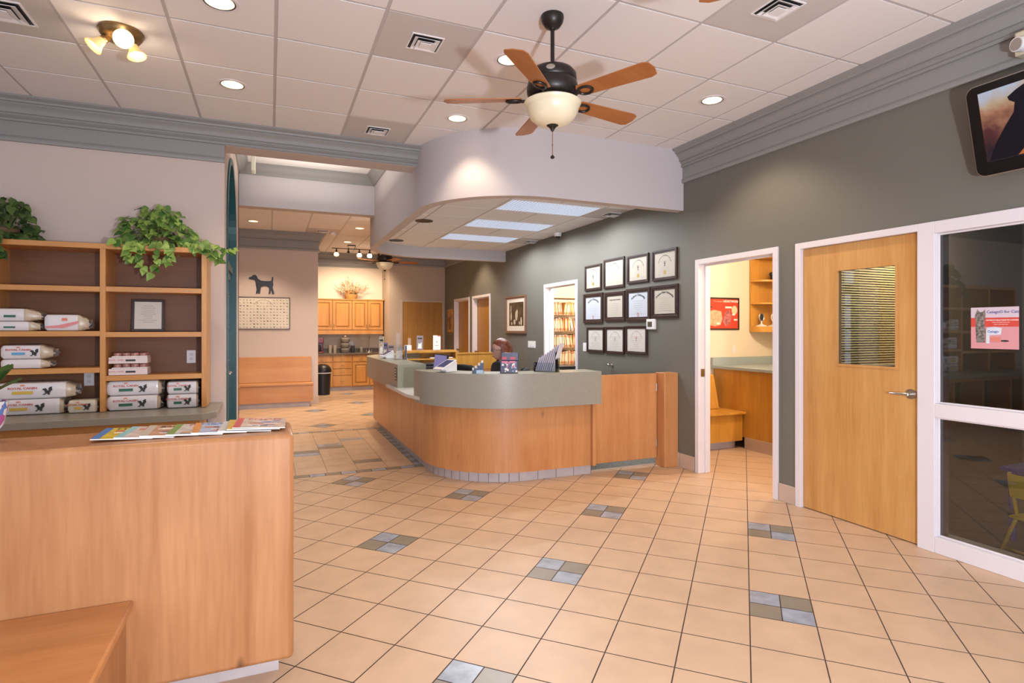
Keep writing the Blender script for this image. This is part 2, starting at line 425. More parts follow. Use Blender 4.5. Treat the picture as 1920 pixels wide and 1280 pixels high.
def weld(b):
    bm = bmesh.new(); idx = {}; vs = []
    for p in b.v:
        k = tuple(round(x, 4) for x in p)
        if k not in idx: idx[k] = bm.verts.new(p)
        vs.append(idx[k])
    nb = B(); key = {v: i for i, v in enumerate(bm.verts)}
    nb.v = [tuple(v.co) for v in bm.verts]
    for f, m in zip(b.f, b.mi):
        g = []
        for i in f:
            q = key[vs[i]]
            if q not in g: g.append(q)
        if len(g) > 2: nb.f.append(tuple(g)); nb.mi.append(m)
    bm.free(); return nb
b = band(B(), spath(0), spath(.11), 2.74, 3.76, 0, mbot=1)
struct('trim_1', weld(b), [M_SOFFIT, M_TAN])
inner = spath(.105)[::-1]
FLU = [(2.81, 6.29), (2.81, 7.51), (2.81, 8.73)]
fl_cells = [dl(x + dx, y) for x, y in FLU for dx in (-.3, .3)]
SV = [(3.72, 6.29), (3.72, 8.73)]
SPK = [(1.90, 7.51), (1.90, 9.34)]
b = tiles('ceiling', inner, 2.93, (), fl_cells + [dl(*p) for p in SV])
struct('ceiling', b, [M_CEIL, M_TBAR], smooth=False)

# ---------------------------------------------------------------- walls
def wall_x(b, x0, x1, y0, y1, z0, z1, ops, m=0):
    y = y0
    for ya, yb, za, zb in sorted(ops):
        b.box(x0, x1, y, ya, z0, z1, m)
        if za > z0: b.box(x0, x1, ya, yb, z0, za, m)
        if zb < z1: b.box(x0, x1, ya, yb, zb, z1, m)
        y = yb
    b.box(x0, x1, y, y1, z0, z1, m); return b
def wall_y(b, y0, y1, x0, x1, z0, z1, ops=(), m=0):
    x = x0
    for xa, xb, za, zb in sorted(ops):
        b.box(x, xa, y0, y1, z0, z1, m)
        if za > z0: b.box(xa, xb, y0, y1, z0, za, m)
        if zb < z1: b.box(xa, xb, y0, y1, zb, z1, m)
        x = xb
    b.box(x, x1, y0, y1, z0, z1, m); return b
OPS = [(1.10, 3.45, 0, 2.16), (3.70, 4.66, 0, 2.16), (7.21, 8.20, 0, 2.16), (10.72, 11.74, 0, 2.16), (12.02, 13.06, 0, 2.16)]
b = wall_x(B(), 4.06, 4.18, -2.2, 13.92, 0, 3.42, OPS)
struct('wall_right', b, M_WRIGHT)
# left wall beside the passage, the beam over the passage, the side wall with the arched doors
b = B(); b.box(-5.6, -.39, 5.97, 6.12, 0, 3.8); struct('wall_back_left', b, M_WLEFT)
b = B(); b.box(-.39, 1.44, 5.97, 6.23, 3.20, 3.8, 0); b.box(-.389, 1.44, 5.975, 6.226, 3.196, 3.2, 1); struct('trim_2', b, [M_CROWN, M_TAN])
b = B(); b.box(-1.2, 1.44, 8.62, 8.80, 3.17, 3.8, 0); b.box(-1.2, 1.44, 8.622, 8.798, 3.166, 3.17, 1); struct('trim_3', b, [M_SOFFIT, M_TAN])
# arched opening in the side wall X=-.39
YC, ZC, RA = 6.98, 2.55, .78
ya, yb = YC - RA, YC + RA
b = B()
b.box(-.54, -.39, 6.12, ya, 0, 3.8); b.box(-.54, -.39, yb, 8.62, 0, 3.8)
N = 24
for k in range(N):
    a0, a1 = PI - PI * k / N, PI - PI * (k + 1) / N
    p0 = (YC + RA * math.cos(a0), ZC + RA * math.sin(a0)); p1 = (YC + RA * math.cos(a1), ZC + RA * math.sin(a1))
    b.prism([p0, p1, (p1[0], 3.8), (p0[0], 3.8)], -.54, -.39, 0, 'x')
struct('wall_passage', b, M_WLEFT)
# beyond the header: left room side wall, dog-picture wall, kitchen nook, tan wall
b = B(); b.box(-3.2, -1.2, 8.62, 8.74, 0, 3.42); b.box(-3.3, -3.2, 8.62, 12.2, 0, 3.42); b.box(-1.2, -.39, 8.5, 8.62, 0, 3.8); struct('wall_left_far', b, M_WLEFT)
b = B(); b.box(-3.2, .885, 12.03, 12.17, 0, 3.42); b.box(.765, .885, 12.17, 14.97, 0, 3.42); struct('wall_middle_far', b, M_WLEFT)
b = B(); b.box(.885, 2.70, 14.85, 14.97, 0, 3.42); struct('wall_nook', b, M_NOOK)
b = B(); b.box(2.66, 2.78, 13.92, 14.85, 0, 3.42); b.box(2.78, 4.18, 13.92, 14.04, 0, 3.42); struct('wall_far', b, M_BROWNW)
# left end wall of the lobby (seen only in reflections)
b = wall_x(B(), -5.7, -5.6, -2.2, 6.1, 0, 3.42, [(.6, 2.0, .8, 2.5), (3.0, 4.2, .8, 2.5)]); struct('wall_left', b, M_WLEFT)

# crown moulding: profile (distance out of the wall, height below the ceiling)
def crown(name, p0, p1, nrm, zc, kind='full', ext0=0, ext1=0):
    full = [(.0, -.35), (.022, -.35), (.028, -.335), (.026, -.315), (.014, -.30), (.014, -.185), (.034, -.185), (.034, -.165), (.026, -.155), (.044, -.140), (.044, -.125), (.060, -.125),
            (.060, -.105), (.072, -.082), (.094, -.064), (.094, -.048), (.112, -.048), (.116, -.032), (.136, -.022), (.148, -.014), (.148, .004), (.0, .004)]
    top = [(.0, -.17)] + full[6:]
    small = [(.0, -.14), (.02, -.14), (.026, -.125), (.05, -.10), (.085, -.06), (.10, -.03), (.12, -.02), (.12, .004), (0, .004)]
    pr = {'full': full, 'top': top, 'small': small}[kind]
    p0 = Vector((*p0, 0)); p1 = Vector((*p1, 0)); n = Vector((*nrm, 0)); d = (p1 - p0).normalized()
    rows = []
    for p, e in ((p0, -ext0), (p1, ext1)):
        rows.append([tuple(p + n * o + d * (e * o / .148) + Vector((0, 0, zc + z))) for o, z in pr])
    b = B(); k = len(pr)
    b.add(rows[0] + rows[1], [(i, (i + 1) % k, k + (i + 1) % k, k + i) for i in range(k)] + [tuple(range(k - 1, -1, -1)), tuple(range(k, 2 * k))], 0)
    o = struct(name, b, M_CROWN, bev=0)
    return o
crown('trim_4', (4.06, -2.2), (4.06, 4.90), (-1, 0), 3.38)
crown('trim_5', (-5.6, 5.97), (-.39, 5.97), (0, -1), 3.38)
crown('trim_6', (-.39, 5.97), (1.44, 5.97), (0, -1), 3.38, 'top')
crown('trim_7', (-.39, 8.62), (1.44, 8.62), (0, -1), 3.74, 'small', 0, -.0)
crown('trim_8', (1.43, 6.23), (1.43, 8.62), (-1, 0), 3.74, 'small')
crown('trim_9', (-.39, 6.23), (-.39, 8.62), (1, 0), 3.74, 'small')
crown('trim_10', (-3.2, 12.03), (.885, 12.03), (0, -1), 3.38, 'full', 0, .148)
crown('trim_11', (.885, 12.03), (.885, 14.85), (1, 0), 3.38, 'full', .148, 0)
crown('trim_12', (.885, 14.85), (2.66, 14.85), (0, -1), 3.38)
crown('trim_13', (2.66, 13.92), (4.06, 13.92), (0, -1), 3.38, 'full', .148, 0)
crown('trim_14', (4.06, 10.0), (4.06, 13.92), (-1, 0), 3.38)
crown('trim_15', (2.66, 13.92), (2.66, 14.85), (-1, 0), 3.38, 'full', .148, 0)

# tile baseboards
def baseb(name, segs):
    b = B()
    for x0, x1, y0, y1 in segs: b.box(x0, x1, y0, y1, 0, .15)
    struct(name, b, M_BASE, bev=.003)
baseb('baseboard_right', [(4.048, 4.062, 4.72, 4.955), (4.048, 4.062, 3.485, 3.655), (4.048, 4.062, 8.26, 9.7), (4.048, 4.062, 10.0, 10.66), (4.048, 4.062, 11.80, 11.96), (4.048, 4.062, 13.12, 13.92), (4.048, 4.062, 4.965, 7.16)])
baseb('baseboard_far', [(-3.2, .885, 12.018, 12.032), (.884, .898, 12.02, 14.85), (2.66, 4.06, 13.908, 13.922)])
baseb('baseboard_left', [(-.46, -.39, 5.958, 5.972), (-.392, -.378, 6.12, ya - .06), (-.392, -.378, yb + .06, 8.6)])

# ---------------------------------------------------------------- door frames
def doorframe(name, y0, y1, zt=2.14, fw=.052, parent=None, x0=4.06, depth=.12, sill=False):
    """white steel frame round an opening y0..y1 in the right wall"""
    b = B(); a, c = x0 - .018, x0 + depth + .018
    b.box(a, c, y0 - fw, y0, 0, zt + fw); b.box(a, c, y1, y1 + fw, 0, zt + fw); b.box(a, c, y0, y1, zt, zt + fw)
    s0, s1 = x0 + .062, x0 + .085
    b.box(s0, s1, y0, y0 + .014, 0, zt); b.box(s0, s1, y1 - .014, y1, 0, zt); b.box(s0, s1, y0, y1, zt - .014, zt)
    return struct(name, b, M_WHITE, parent, bev=.0025)
# exam room doorway, records doorway, two more doors far along the wall
f = doorframe('door_1', 3.712, 4.65)
b = B(); b.box(4.075, 4.12, 4.646, 4.651, .99, 1.07); part('strike_plate', b, M_BRASS, f, 'brass strike plate')
f = doorframe('door_2', 7.22, 8.19)
b = B(); b.box(4.075, 4.12, 8.184, 8.191, .97, 1.10); part('strike_plate', b, M_STEEL, f)
for nm, y0, y1, win in (('door_3', 10.73, 11.73, (10.80, 10.98)), ('door_4', 12.03, 13.05, (12.16, 12.26))):
    f = doorframe(nm, y0, y1)
    b = B(); wy0, wy1 = win; za, zb = (1.25, 1.85) if nm == 'door_4' else (1.1, 1.95)
    x0_, x1_ = 4.146, 4.18
    b.box(x0_, x1_, y0 + .003, wy0, .01, 2.137); b.box(x0_, x1_, wy1, y1 - .003, .01, 2.137); b.box(x0_, x1_, wy0, wy1, .01, za); b.box(x0_, x1_, wy0, wy1, zb, 2.137)
    part('door_leaf', b, W_DDOOR, f)
    b = B(); b.box(4.158, 4.168, wy0, wy1, za, zb)
    part('window_pane', b, mat('lit_pane', (.8, .85, .9), .4, emit=1.6) if nm == 'door_4' else M_DARK, f)
    b = B(); b.cyl((4.146, y1 - .08, 1.0), (4.10, y1 - .08, 1.0), .012, seg=10); b.ball((4.085, y1 - .08, 1.0), .027, 12, 8); part('door_knob', b, M_BRASS, f)
# door at the far end, in the tan wall
b = B(); y = 13.92
b.box(2.945, 2.99, y - .02, y + .1, 0, 2.20); b.box(3.99, 4.035, y - .02, y + .1, 0, 2.20); b.box(2.99, 3.99, y - .02, y + .1, 2.15, 2.20)
f = struct('door_5', b, mat('tan_frame', (.50, .40, .32), .5), bev=.003)
b = B(); b.box(2.995, 3.985, y - .012, y + .03, .01, 2.147); part('door_leaf', b, W_DDOOR, f)
b = B()
for z in (.35, 1.1, 1.85): b.cyl((3.99, y - .025, z - .05), (3.99, y - .025, z + .05), .008, seg=8)
part('hinge', b, M_STEEL, f)

# lobby door with its window, and the glazed frame beside it
def ring_frame(b, x0, x1, y0, y1, z0, z1, wd, m=0):
    b.box(x0, x1, y0, y0 + wd, z0, z1, m); b.box(x0, x1, y1 - wd, y1, z0, z1, m); b.box(x0, x1, y0 + wd, y1 - wd, z0, z0 + wd, m); b.box(x0, x1, y0 + wd, y1 - wd, z1 - wd, z1, m); return b
b = B(); a, c = 4.042, 4.198
b.box(a, c, 3.43, 3.48, 0, 2.19); b.box(a, c, 2.39, 2.50, 0, 2.19); b.box(a, c, 1.05, 1.16, 0, 2.19); b.box(a, c, 2.50, 3.43, 2.14, 2.19); b.box(a, c, 1.16, 2.39, 2.11, 2.19)
b.box(a, c, 1.16, 2.39, 0, .105); b.box(a, c, 1.16, 2.39, .895, .985)
for z0, z1 in ((.105, .895), (.985, 2.11)): ring_frame(b, 4.075, 4.10, 1.16, 2.39, z0, z1, .012)
f6 = struct('door_6', b, M_WHITE, bev=.003)
b = B(); x0_, x1_ = 4.078, 4.122; wy0, wy1, wz0, wz1 = 2.665, 3.125, 1.205, 1.935
b.box(x0_, x1_, 2.503, wy0, .008, 2.137); b.box(x0_, x1_, wy1, 3.427, .008, 2.137); b.box(x0_, x1_, wy0, wy1, .008, wz0); b.box(x0_, x1_, wy0, wy1, wz1, 2.137)
leaf = part('door_leaf', b, W_DOOR, f6)
b = ring_frame(B(), 4.073, 4.127, wy0 - .012, wy1 + .012, wz0 - .012, wz1 + .012, .016); part('window_bead', b, W_DOOR, leaf)
b = B(); b.box(4.097, 4.103, wy0, wy1, wz0, wz1); part('window_pane', b, G_WIN, leaf)
b = B(); b.cyl((4.078, 2.555, 1.03), (4.064, 2.555, 1.03), .034, seg=24); b.cyl((4.064, 2.555, 1.03), (4.022, 2.555, 1.03), .0115)
b.tube([(4.022, 2.55, 1.03), (4.018, 2.59, 1.03), (4.022, 2.65, 1.028), (4.030, 2.675, 1.026)], [.0115, .011, .009, .009], 10)
part('lever_handle', b, M_STEEL, leaf)
for n_, z0, z1 in ((1, .117, .883), (2, .997, 2.098)):
    b = B(); b.box(4.085, 4.091, 1.172, 2.378, z0, z1); struct('window_%d' % n_, b, G_WIN)

# ---------------------------------------------------------------- rooms behind the right wall
def room(nm, x0, x1, y0, y1, zc, m, skip_front=True, wallt=.06):
    b = B(); b.box(x0, x1 + wallt, y1, y1 + wallt, 0, zc); b.box(x1, x1 + wallt, y0, y1, 0, zc); b.box(x0, x1 + wallt, y0 - wallt, y0, 0, zc)
    struct('wall_' + nm, b, m)
    b = B(); b.box(x0, x1 + wallt, y0 - wallt, y1 + wallt, zc, zc + .05); struct('ceiling', b, M_CEIL)
room('exam', 4.18, 7.2, 3.62, 5.95, 2.75, M_CREAM)
room('records', 4.18, 6.2, 6.75, 9.3, 2.75, M_CREAM)
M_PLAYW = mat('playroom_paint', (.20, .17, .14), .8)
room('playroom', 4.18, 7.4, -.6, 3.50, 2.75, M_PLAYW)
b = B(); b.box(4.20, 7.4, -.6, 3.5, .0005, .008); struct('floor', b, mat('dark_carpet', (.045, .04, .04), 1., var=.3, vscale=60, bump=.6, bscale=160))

# ---------------------------------------------------------------- arched teal doors
M_TEAL = mat('teal_paint', (.012, .085, .095), .3)
def archband(b, r0, r1, x0, x1, m=0, n=28):
    for k in range(n):
        a0, a1 = PI - PI * k / n, PI - PI * (k + 1) / n
        q = [(YC + r * math.cos(a), ZC + r * math.sin(a)) for r, a in ((r0, a0), (r1, a0), (r1, a1), (r0, a1))]
        b.prism(q, x0, x1, m, 'x')
b = B(); rr = RA - .002
archband(b, rr - .07, rr, -.53, -.375)
b.box(-.53, -.375, YC - rr, YC - rr + .07, 0, ZC); b.box(-.53, -.375, YC + rr - .07, YC + rr, 0, ZC)
b.box(-.50, -.41, YC - rr + .07, YC + rr - .07, 2.13, 2.21)
f = struct('door_7', weld(b), M_TEAL)
for s in (-1, 1):
    b = B(); q0, q1 = sorted((YC + s * .012, YC + s * (rr - .075)))
    ring_frame(b, -.475, -.43, q0, q1, .01, 2.128, .085); b.box(-.475, -.43, q0, q1, .30, .38)
    for z in (.75, 1.12, 1.49, 1.86): b.box(-.465, -.44, q0 + .08, q1 - .08, z - .012, z + .012)
    b.box(-.465, -.44, (q0 + q1) / 2 - .012, (q0 + q1) / 2 + .012, .38, 2.06)
    lf = part('door_leaf', weld(b), M_TEAL, f)
    b = B(); b.box(-.455, -.449, q0 + .08, q1 - .08, .37, 2.05); part('window_pane', b, G_CLEAR, lf)
    b = B(); yh = YC + s * .06; b.cyl((-.43, yh, 1.0), (-.40, yh, 1.0), .02); b.tube([(-.40, yh, 1.0), (-.395, yh, 1.0), (-.395, yh + s * .09, 1.0)], .008); part('door_handle', b, M_STEEL, lf)
b = B()
for a in (45, 90, 135):
    b.tube([(-.45, YC, ZC), (-.45, YC + (rr - .07) * math.cos(R(a)), ZC + (rr - .07) * math.sin(R(a)))], .012, 6)
b.box(-.46, -.44, YC - rr + .07, YC + rr - .07, ZC - .012, ZC + .012)
part('muntins', b, M_TEAL, f)
b = B(); b.prism([(YC + (rr - .07) * math.cos(PI * k / 20), ZC + (rr - .07) * math.sin(PI * k / 20)) for k in range(21)] + [(YC - rr + .07, 2.21), (YC + rr - .07, 2.21)], -.455, -.449, 0, 'x')
part('window_pane', b, G_CLEAR, f)
# ---------------------------------------------------------------- ceiling fixtures
M_BULB = mat('warm_bulb', (1, .85, .6), .5, emit=16., ecol=(1, .84, .62))
M_REFL = mat('reflector_cone', (.85, .74, .58), .35, metal=.1)
def make_downlight():
    t = thing('recessed_downlight', 'x', 'ceiling light')
    b = B(); b.lathe([(.088, .004), (.088, -.004), (.106, -.004), (.108, .0), (.108, .004)], 36, cap=False); part('trim_ring', b, M_WHITE, t)
    b = B(); b.lathe([(.0885, -.003), (.0885, .010), (.079, .010), (.079, -.003)], 36, cap=False); b.lathe([(.079, -.003), (.0885, -.003)], 36, cap=False); part('inner_ring', b, M_BLACK, t)
    b = B(); b.lathe([(.079, .0), (.076, .04), (.062, .10), (.0, .10)], 36, cap=False); part('reflector', b, M_REFL, t)
    b = B(); b.ball((0, 0, .065), (.045, .045, .03), 16, 8); part('bulb', b, M_BULB, t)
    return t
dl0 = make_downlight(); used = [False]
def downlight(x, y, label, grp, pw=16, z=3.38, ang=105, visible=True):
    t = dup(dl0, (x, y, z), 0, label, grp)
    cx, cy = dl(x, y); t.location = (X0G + (cx + .5) * P, Y0G + (cy + .5) * P, z)
    lamp('lamp', 'SPOT', (0, 0, -.012), pw, WARM, (0, 0, 0), t, spot_size=R(ang), spot_blend=.55, shadow_soft_size=.05)
    return t
GN = 'recessed downlights in the lobby ceiling'
for (x, y), l in zip(DOWN_NEAR, ['recessed ceiling downlight cut by the top edge, left of the central ceiling fan', 'recessed ceiling downlight nearest the flush three-shade fixture, above the plant shelves',
                                 'recessed ceiling downlight just in front of the curved soffit below the fan blades', 'recessed ceiling downlight half hidden behind a fan blade', 'recessed ceiling downlight nearest the olive wall, above the exam doorway']):
    downlight(x, y, l, GN, 62 if x > 3 else 32, ang=118 if x > 3 else 105)
for x, y in DOWN_BACK: downlight(x, y, 'recessed lobby downlight out of view', GN, 22)
GF = 'recessed downlights in the far ceiling'
for (x, y), l in zip(DOWN_FAR, ['far recessed downlight nearest the passage header, upper one of the left pair', 'far recessed downlight nearest the dog-picture wall, lower one of the left pair', 'far recessed downlight cut off by the soffit edge',
                                'far recessed downlight to the right of the small ceiling vent', 'far recessed downlight just above the track light', 'recessed downlight behind the reception soffit']):
    downlight(x, y, l, GF, 115)
for o in [dl0] + list(dl0.children): bpy.data.objects.remove(o)

def make_vent():
    t = thing('ceiling_vent', 'x', 'vent')
    h = P / 2 - .012
    b = B(); b.box(-h, h, -h, h, .002, .010); part('vent_panel', b, M_VPANEL, t)
    b = B()
    for r0, r1, zt in ((.135, .108, .001), (.112, .078, -.010), (.082, .045, -.020)):
        vs = []
        for q, zz in ((r0, zt), (r1, zt + .012), (r0, zt - .003), (r1, zt + .009)): vs += [(s * q, u * q, zz) for s, u in ((-1, -1), (1, -1), (1, 1), (-1, 1))]
        for i in range(4):
            j = (i + 1) % 4; b.add(vs, [(i, j, 4 + j, 4 + i), (8 + j, 8 + i, 12 + i, 12 + j), (i, 8 + i, 8 + j, j)], 0)
    b.box(-.048, .048, -.048, .048, -.022, -.016)
    for q in ((-.145, .145, -.145, -.133), (-.145, .145, .133, .145), (-.145, -.133, -.133, .133), (.133, .145, -.133, .133)): b.box(*q, -.004, .004)
    part('louvre', b, M_WPLASTIC, t)
    b = B(); b.box(-.133, .133, -.133, .133, -.0005, .0018); part('duct_shade', b, M_BLACK, t)  # flat black plate, paints in the shade of the duct
    return t
v0 = make_vent()
def vent(x, y, l, z=3.38, g='square ceiling vents'):
    cx, cy = dl(x, y); t = dup(v0, (X0G + (cx + .5) * P, Y0G + (cy + .5) * P, z), 0, l, g)
    for c in t.children:
        if not c.name.startswith('vent_panel') and x > -1: c.scale = (.74, .74, 1)
    return t
for (x, y), l in zip(VENTS, ['square ceiling vent left of the central ceiling fan', 'square ceiling vent just above the grey crown of the passage beam', 'square ceiling vent at the top right, near the olive wall crown', 'square ceiling vent in the top left corner']): vent(x, y, l)
vent(.95, 11.66, 'far ceiling vent above the dog-picture wall')
vent(3.72, 6.29, 'small vent beside the nearest fluorescent panel under the soffit', 2.93); vent(3.72, 8.73, 'small vent beside the farthest fluorescent panel under the soffit', 2.93)
for o in [v0] + list(v0.children): bpy.data.objects.remove(o)

# fluorescent troffers under the soffit
def lens_mat():
    m = bpy.data.materials.new('prismatic_lens'); m.use_nodes = True; nt = m.node_tree; b = nt.nodes['Principled BSDF']
    tc = nt.nodes.new('ShaderNodeTexCoord'); v = nt.nodes.new('ShaderNodeTexChecker'); v.inputs['Scale'].default_value = 34
    mp = nt.nodes.new('ShaderNodeMapping'); mp.inputs['Rotation'].default_value = (0, 0, R(45)); nt.links.new(tc.outputs['Object'], mp.inputs[0]); nt.links.new(mp.outputs[0], v.inputs['Vector'])
    v.inputs['Color1'].default_value = (.25, .33, .58, 1); v.inputs['Color2'].default_value = (.86, .93, 1, 1)
    b.inputs['Base Color'].default_value = (.2, .22, .26, 1); nt.links.new(v.outputs['Color'], b.inputs['Emission Color']); b.inputs['Emission Strength'].default_value = .74
    return m
M_LENS = lens_mat()
for (x, y), l in zip(FLU, ['fluorescent ceiling panel under the soffit, nearest the lobby', 'fluorescent ceiling panel under the soffit, middle one of three', 'fluorescent ceiling panel under the soffit, farthest from the lobby']):
    cx, cy = dl(x - .3, y); x_, y_ = X0G + (cx + 1) * P, Y0G + (cy + .5) * P
    t = thing('fluorescent_panel', l, 'ceiling light', (x_, y_, 2.93), group='fluorescent panels over the reception desk')
    b = B()
    h = P - .01; k = P / 2 - .01
    b.box(-h, h, -k, -k + .028, -.002, .01); b.box(-h, h, k - .028, k, -.002, .01); b.box(-h, -h + .028, -k + .028, k - .028, -.002, .01); b.box(h - .028, h, -k + .028, k - .028, -.002, .01)
    part('frame', b, M_WPLASTIC, t)
    b = B(); b.box(-h + .028, h - .028, -k + .028, k - .028, .001, .006); part('lens', b, M_LENS, t)
    for lx in (-.4, -.13, .13, .4): lamp('lamp', 'SPOT', (lx, 0, -.006), 25, (.93, .96, 1.0), (0, 0, 0), t, spot_size=R(172), spot_blend=.4, shadow_soft_size=.004)
for (x, y), l in zip(SPK, ['black round ceiling speaker under the soffit, nearer one', 'black round ceiling speaker under the soffit, farther one']):
    t = thing('ceiling_speaker', l, 'speaker', (x, y, 2.93), group='black round ceiling speakers')
    b = B(); b.lathe([(.112, .0), (.112, -.006), (.10, -.008), (.0, -.008)], 32); part('grille', b, M_BLACK, t)
    b = B(); b.lathe([(.112, .0), (.12, 0), (.12, -.006), (.112, -.007)], 32, cap=False); part('rim', b, M_FRAME, t)
# dome camera on the olive wall under the soffit ceiling
t = thing('dome_camera', 'small white dome security camera under the soffit by the olive wall', 'security camera', (3.98, 7.64, 2.93))
b = B(); b.lathe([(.05, 0), (.06, -.01), (.055, -.05), (.045, -.06)], 20); part('housing', b, M_WPLASTIC, t)
b = B(); b.ball((0, 0, -.055), .038, 16, 10); part('lens_dome', b, M_BLACK, t)
# smoke detector in the far ceiling
b = B(); b.lathe([(.065, 0), (.065, -.02), (.05, -.04), (.0, -.042)], 24); tag(mk('smoke_detector', b, M_WPLASTIC, loc=(1.15, 11.75, 3.38)), 'small round smoke detector beside the far ceiling vent', 'smoke detector')

# ---------------------------------------------------------------- ceiling fans
M_FROST = mat('cream_glass_bowl', (.72, .64, .46), .28, emit=.06, ecol=(1, .8, .45), var=.08, vscale=8)
def make_fan():
    t = thing('ceiling_fan', 'x', 'ceiling fan')
    b = B(); b.lathe([(.068, 0), (.07, -.012), (.064, -.04), (.045, -.068), (.022, -.078), (.018, -.085)], 28); part('canopy', b, M_BRONZE, t)
    b = B(); b.cyl((0, 0, -.08), (0, 0, -.31), .0125, seg=14); b.lathe([(.014, -.28), (.022, -.30), (.028, -.325)], 20, cap=False); part('downrod', b, M_BRONZE, t)
    b = B(); b.lathe([(.03, -.318), (.09, -.322), (.125, -.335), (.145, -.36), (.147, -.395), (.143, -.402), (.148, -.408), (.157, -.44), (.155, -.475), (.138, -.50), (.10, -.515), (.06, -.52)], 40)
    mo = part('motor_housing', b, M_BRONZE, t)
    b = B(); b.lathe([(.026, 0), (.026, .002), (.022, .003), (0, .003)], 24); o = part('badge', b, M_STEEL, mo, 'small oval maker badge', loc=(-.075, -.124, -.372), rot=(R(80), 0, R(-31))); o.scale = (1, .62, 1)
    b = B(); b.lathe([(.06, -.515), (.09, -.52), (.095, -.535), (.16, -.535)], 36, cap=False); part('light_kit', b, M_BRONZE, t)
    prof = [(.166, -.525), (.174, -.532), (.168, -.548), (.160, -.556), (.158, -.575), (.135, -.62), (.10, -.65), (.05, -.665), (.0, -.668)]
    b = B(); b.lathe(prof, 44, cap=False); part('glass_bowl', b, M_FROST, t)
    b = B(); b.lathe([(.045, -.648), (.042, -.662), (.022, -.676), (.012, -.69), (.008, -.70), (0, -.702)], 24); part('finial', b, M_BRONZE, t)
    b = B(); b.cyl((0, 0, -.70), (0, 0, -.85), .0022, seg=6); b.cyl((0, 0, -.78), (0, 0, -.79), .004, seg=8)
    for k in range(24): b.ball((0, 0, -.703 - k * .006), .003, 6, 4)
    pc = part('pull_chain', b, M_BRASS, t)
    b = B(); b.lathe([(.004, -.845), (.012, -.855), (.013, -.86), (.009, -.866), (0, -.868)], 14); part('pull_knob', b, M_BRONZE, pc)
    for k in range(5):
        a = R(9.7 + 72 * k)
        Mx = Matrix.Rotation(a, 4, 'Z') @ Matrix.Translation((0, 0, -.508)) @ Matrix.Rotation(R(-12), 4, 'X')
        b = B(); b.M = Mx
        out = [(.20, -.052), (.185, -.03), (.185, .03), (.20, .052), (.62, .068), (.655, .055), (.668, .0), (.655, -.055), (.62, -.068)]
        b.prism(out, 0, .006); bl = part('blade', b, W_FAN, t, bev=.0015)
        b = B(); b.M = Mx
        b.prism([(.11, -.018), (.20, -.012), (.20, .012), (.11, .018)], -.008, -.001)
        ringp = [(.235 + .045 * math.cos(u), .034 * math.sin(u), -.006) for u in [2 * PI * q / 20 for q in range(21)]]
        b.tube(ringp, .008, 8); b.cyl((.10, 0, -.008), (.20, 0, -.006), .010)
        part('blade_bracket', b, M_BRONZE, bl)
    return t
fan = make_fan(); fan.location = (1.582, 3.105, 3.38); fan['label'] = 'wood-bladed ceiling fan with cream glass bowl hanging at top centre'; fan['group'] = 'ceiling fans'
dup(fan, (1.60, 1.27, 3.38), R(-3), 'second lobby ceiling fan, only a blade tip showing at the top edge')
dup(fan, (2.13, 11.6, 3.34), R(-14), 'small far ceiling fan in front of the kitchenette, behind the soffit')

# flush ceiling fixture with three glass shades
t = thing('flush_ceiling_light', 'brass flush ceiling light with three small amber glass shades, upper left', 'ceiling light', (-.875, 4.34, 3.38))
b = B(); b.lathe([(.125, 0), (.128, -.01), (.12, -.022), (.118, -.03), (.105, -.05), (.08, -.062), (0, -.066)], 36); part('base_plate', b, M_BRASS, t)
M_AMB = mat('amber_glass_shade', (.85, .60, .28), .3, emit=.22, ecol=(1, .62, .22)); M_AMBL = mat('lit_amber_glass_shade', (.95, .8, .5), .3, emit=1.7, ecol=(1, .78, .45))
for a, tilt, m, nm in ((200, 62, M_AMB, 0), (330, 40, M_AMB, 0), (285, 80, M_AMBL, 1)):
    Mx = Matrix.Rotation(R(a), 4, 'Z') @ Matrix.Translation((.07, 0, -.058)) @ Matrix.Rotation(R(-tilt + 20), 4, 'Y')
    b = B(); b.M = Mx; b.cyl((0, 0, .01), (0, 0, -.03), .022, .026, 16); b.cyl((0, 0, -.03), (0, 0, -.045), .026, .02, 16); s = part('lamp_arm', b, M_BRASS, t)
    b = B(); b.M = Mx; b.lathe([(.022, -.04), (.028, -.055), (.034, -.08), (.048, -.105), (.056, -.118)], 24, cap=False); b.lathe([(.053, -.117), (.032, -.08), (.02, -.045)], 24, cap=False); part('glass_shade', b, m, s)
    b = B(); b.M = Mx; b.ball((0, 0, -.085), .022, 12, 8); part('bulb', b, M_BULB, s)
lamp('lamp', 'POINT', (-.01, -.04, -.20), 2.5, WARM, (0, 0, 0), t, shadow_soft_size=.05)

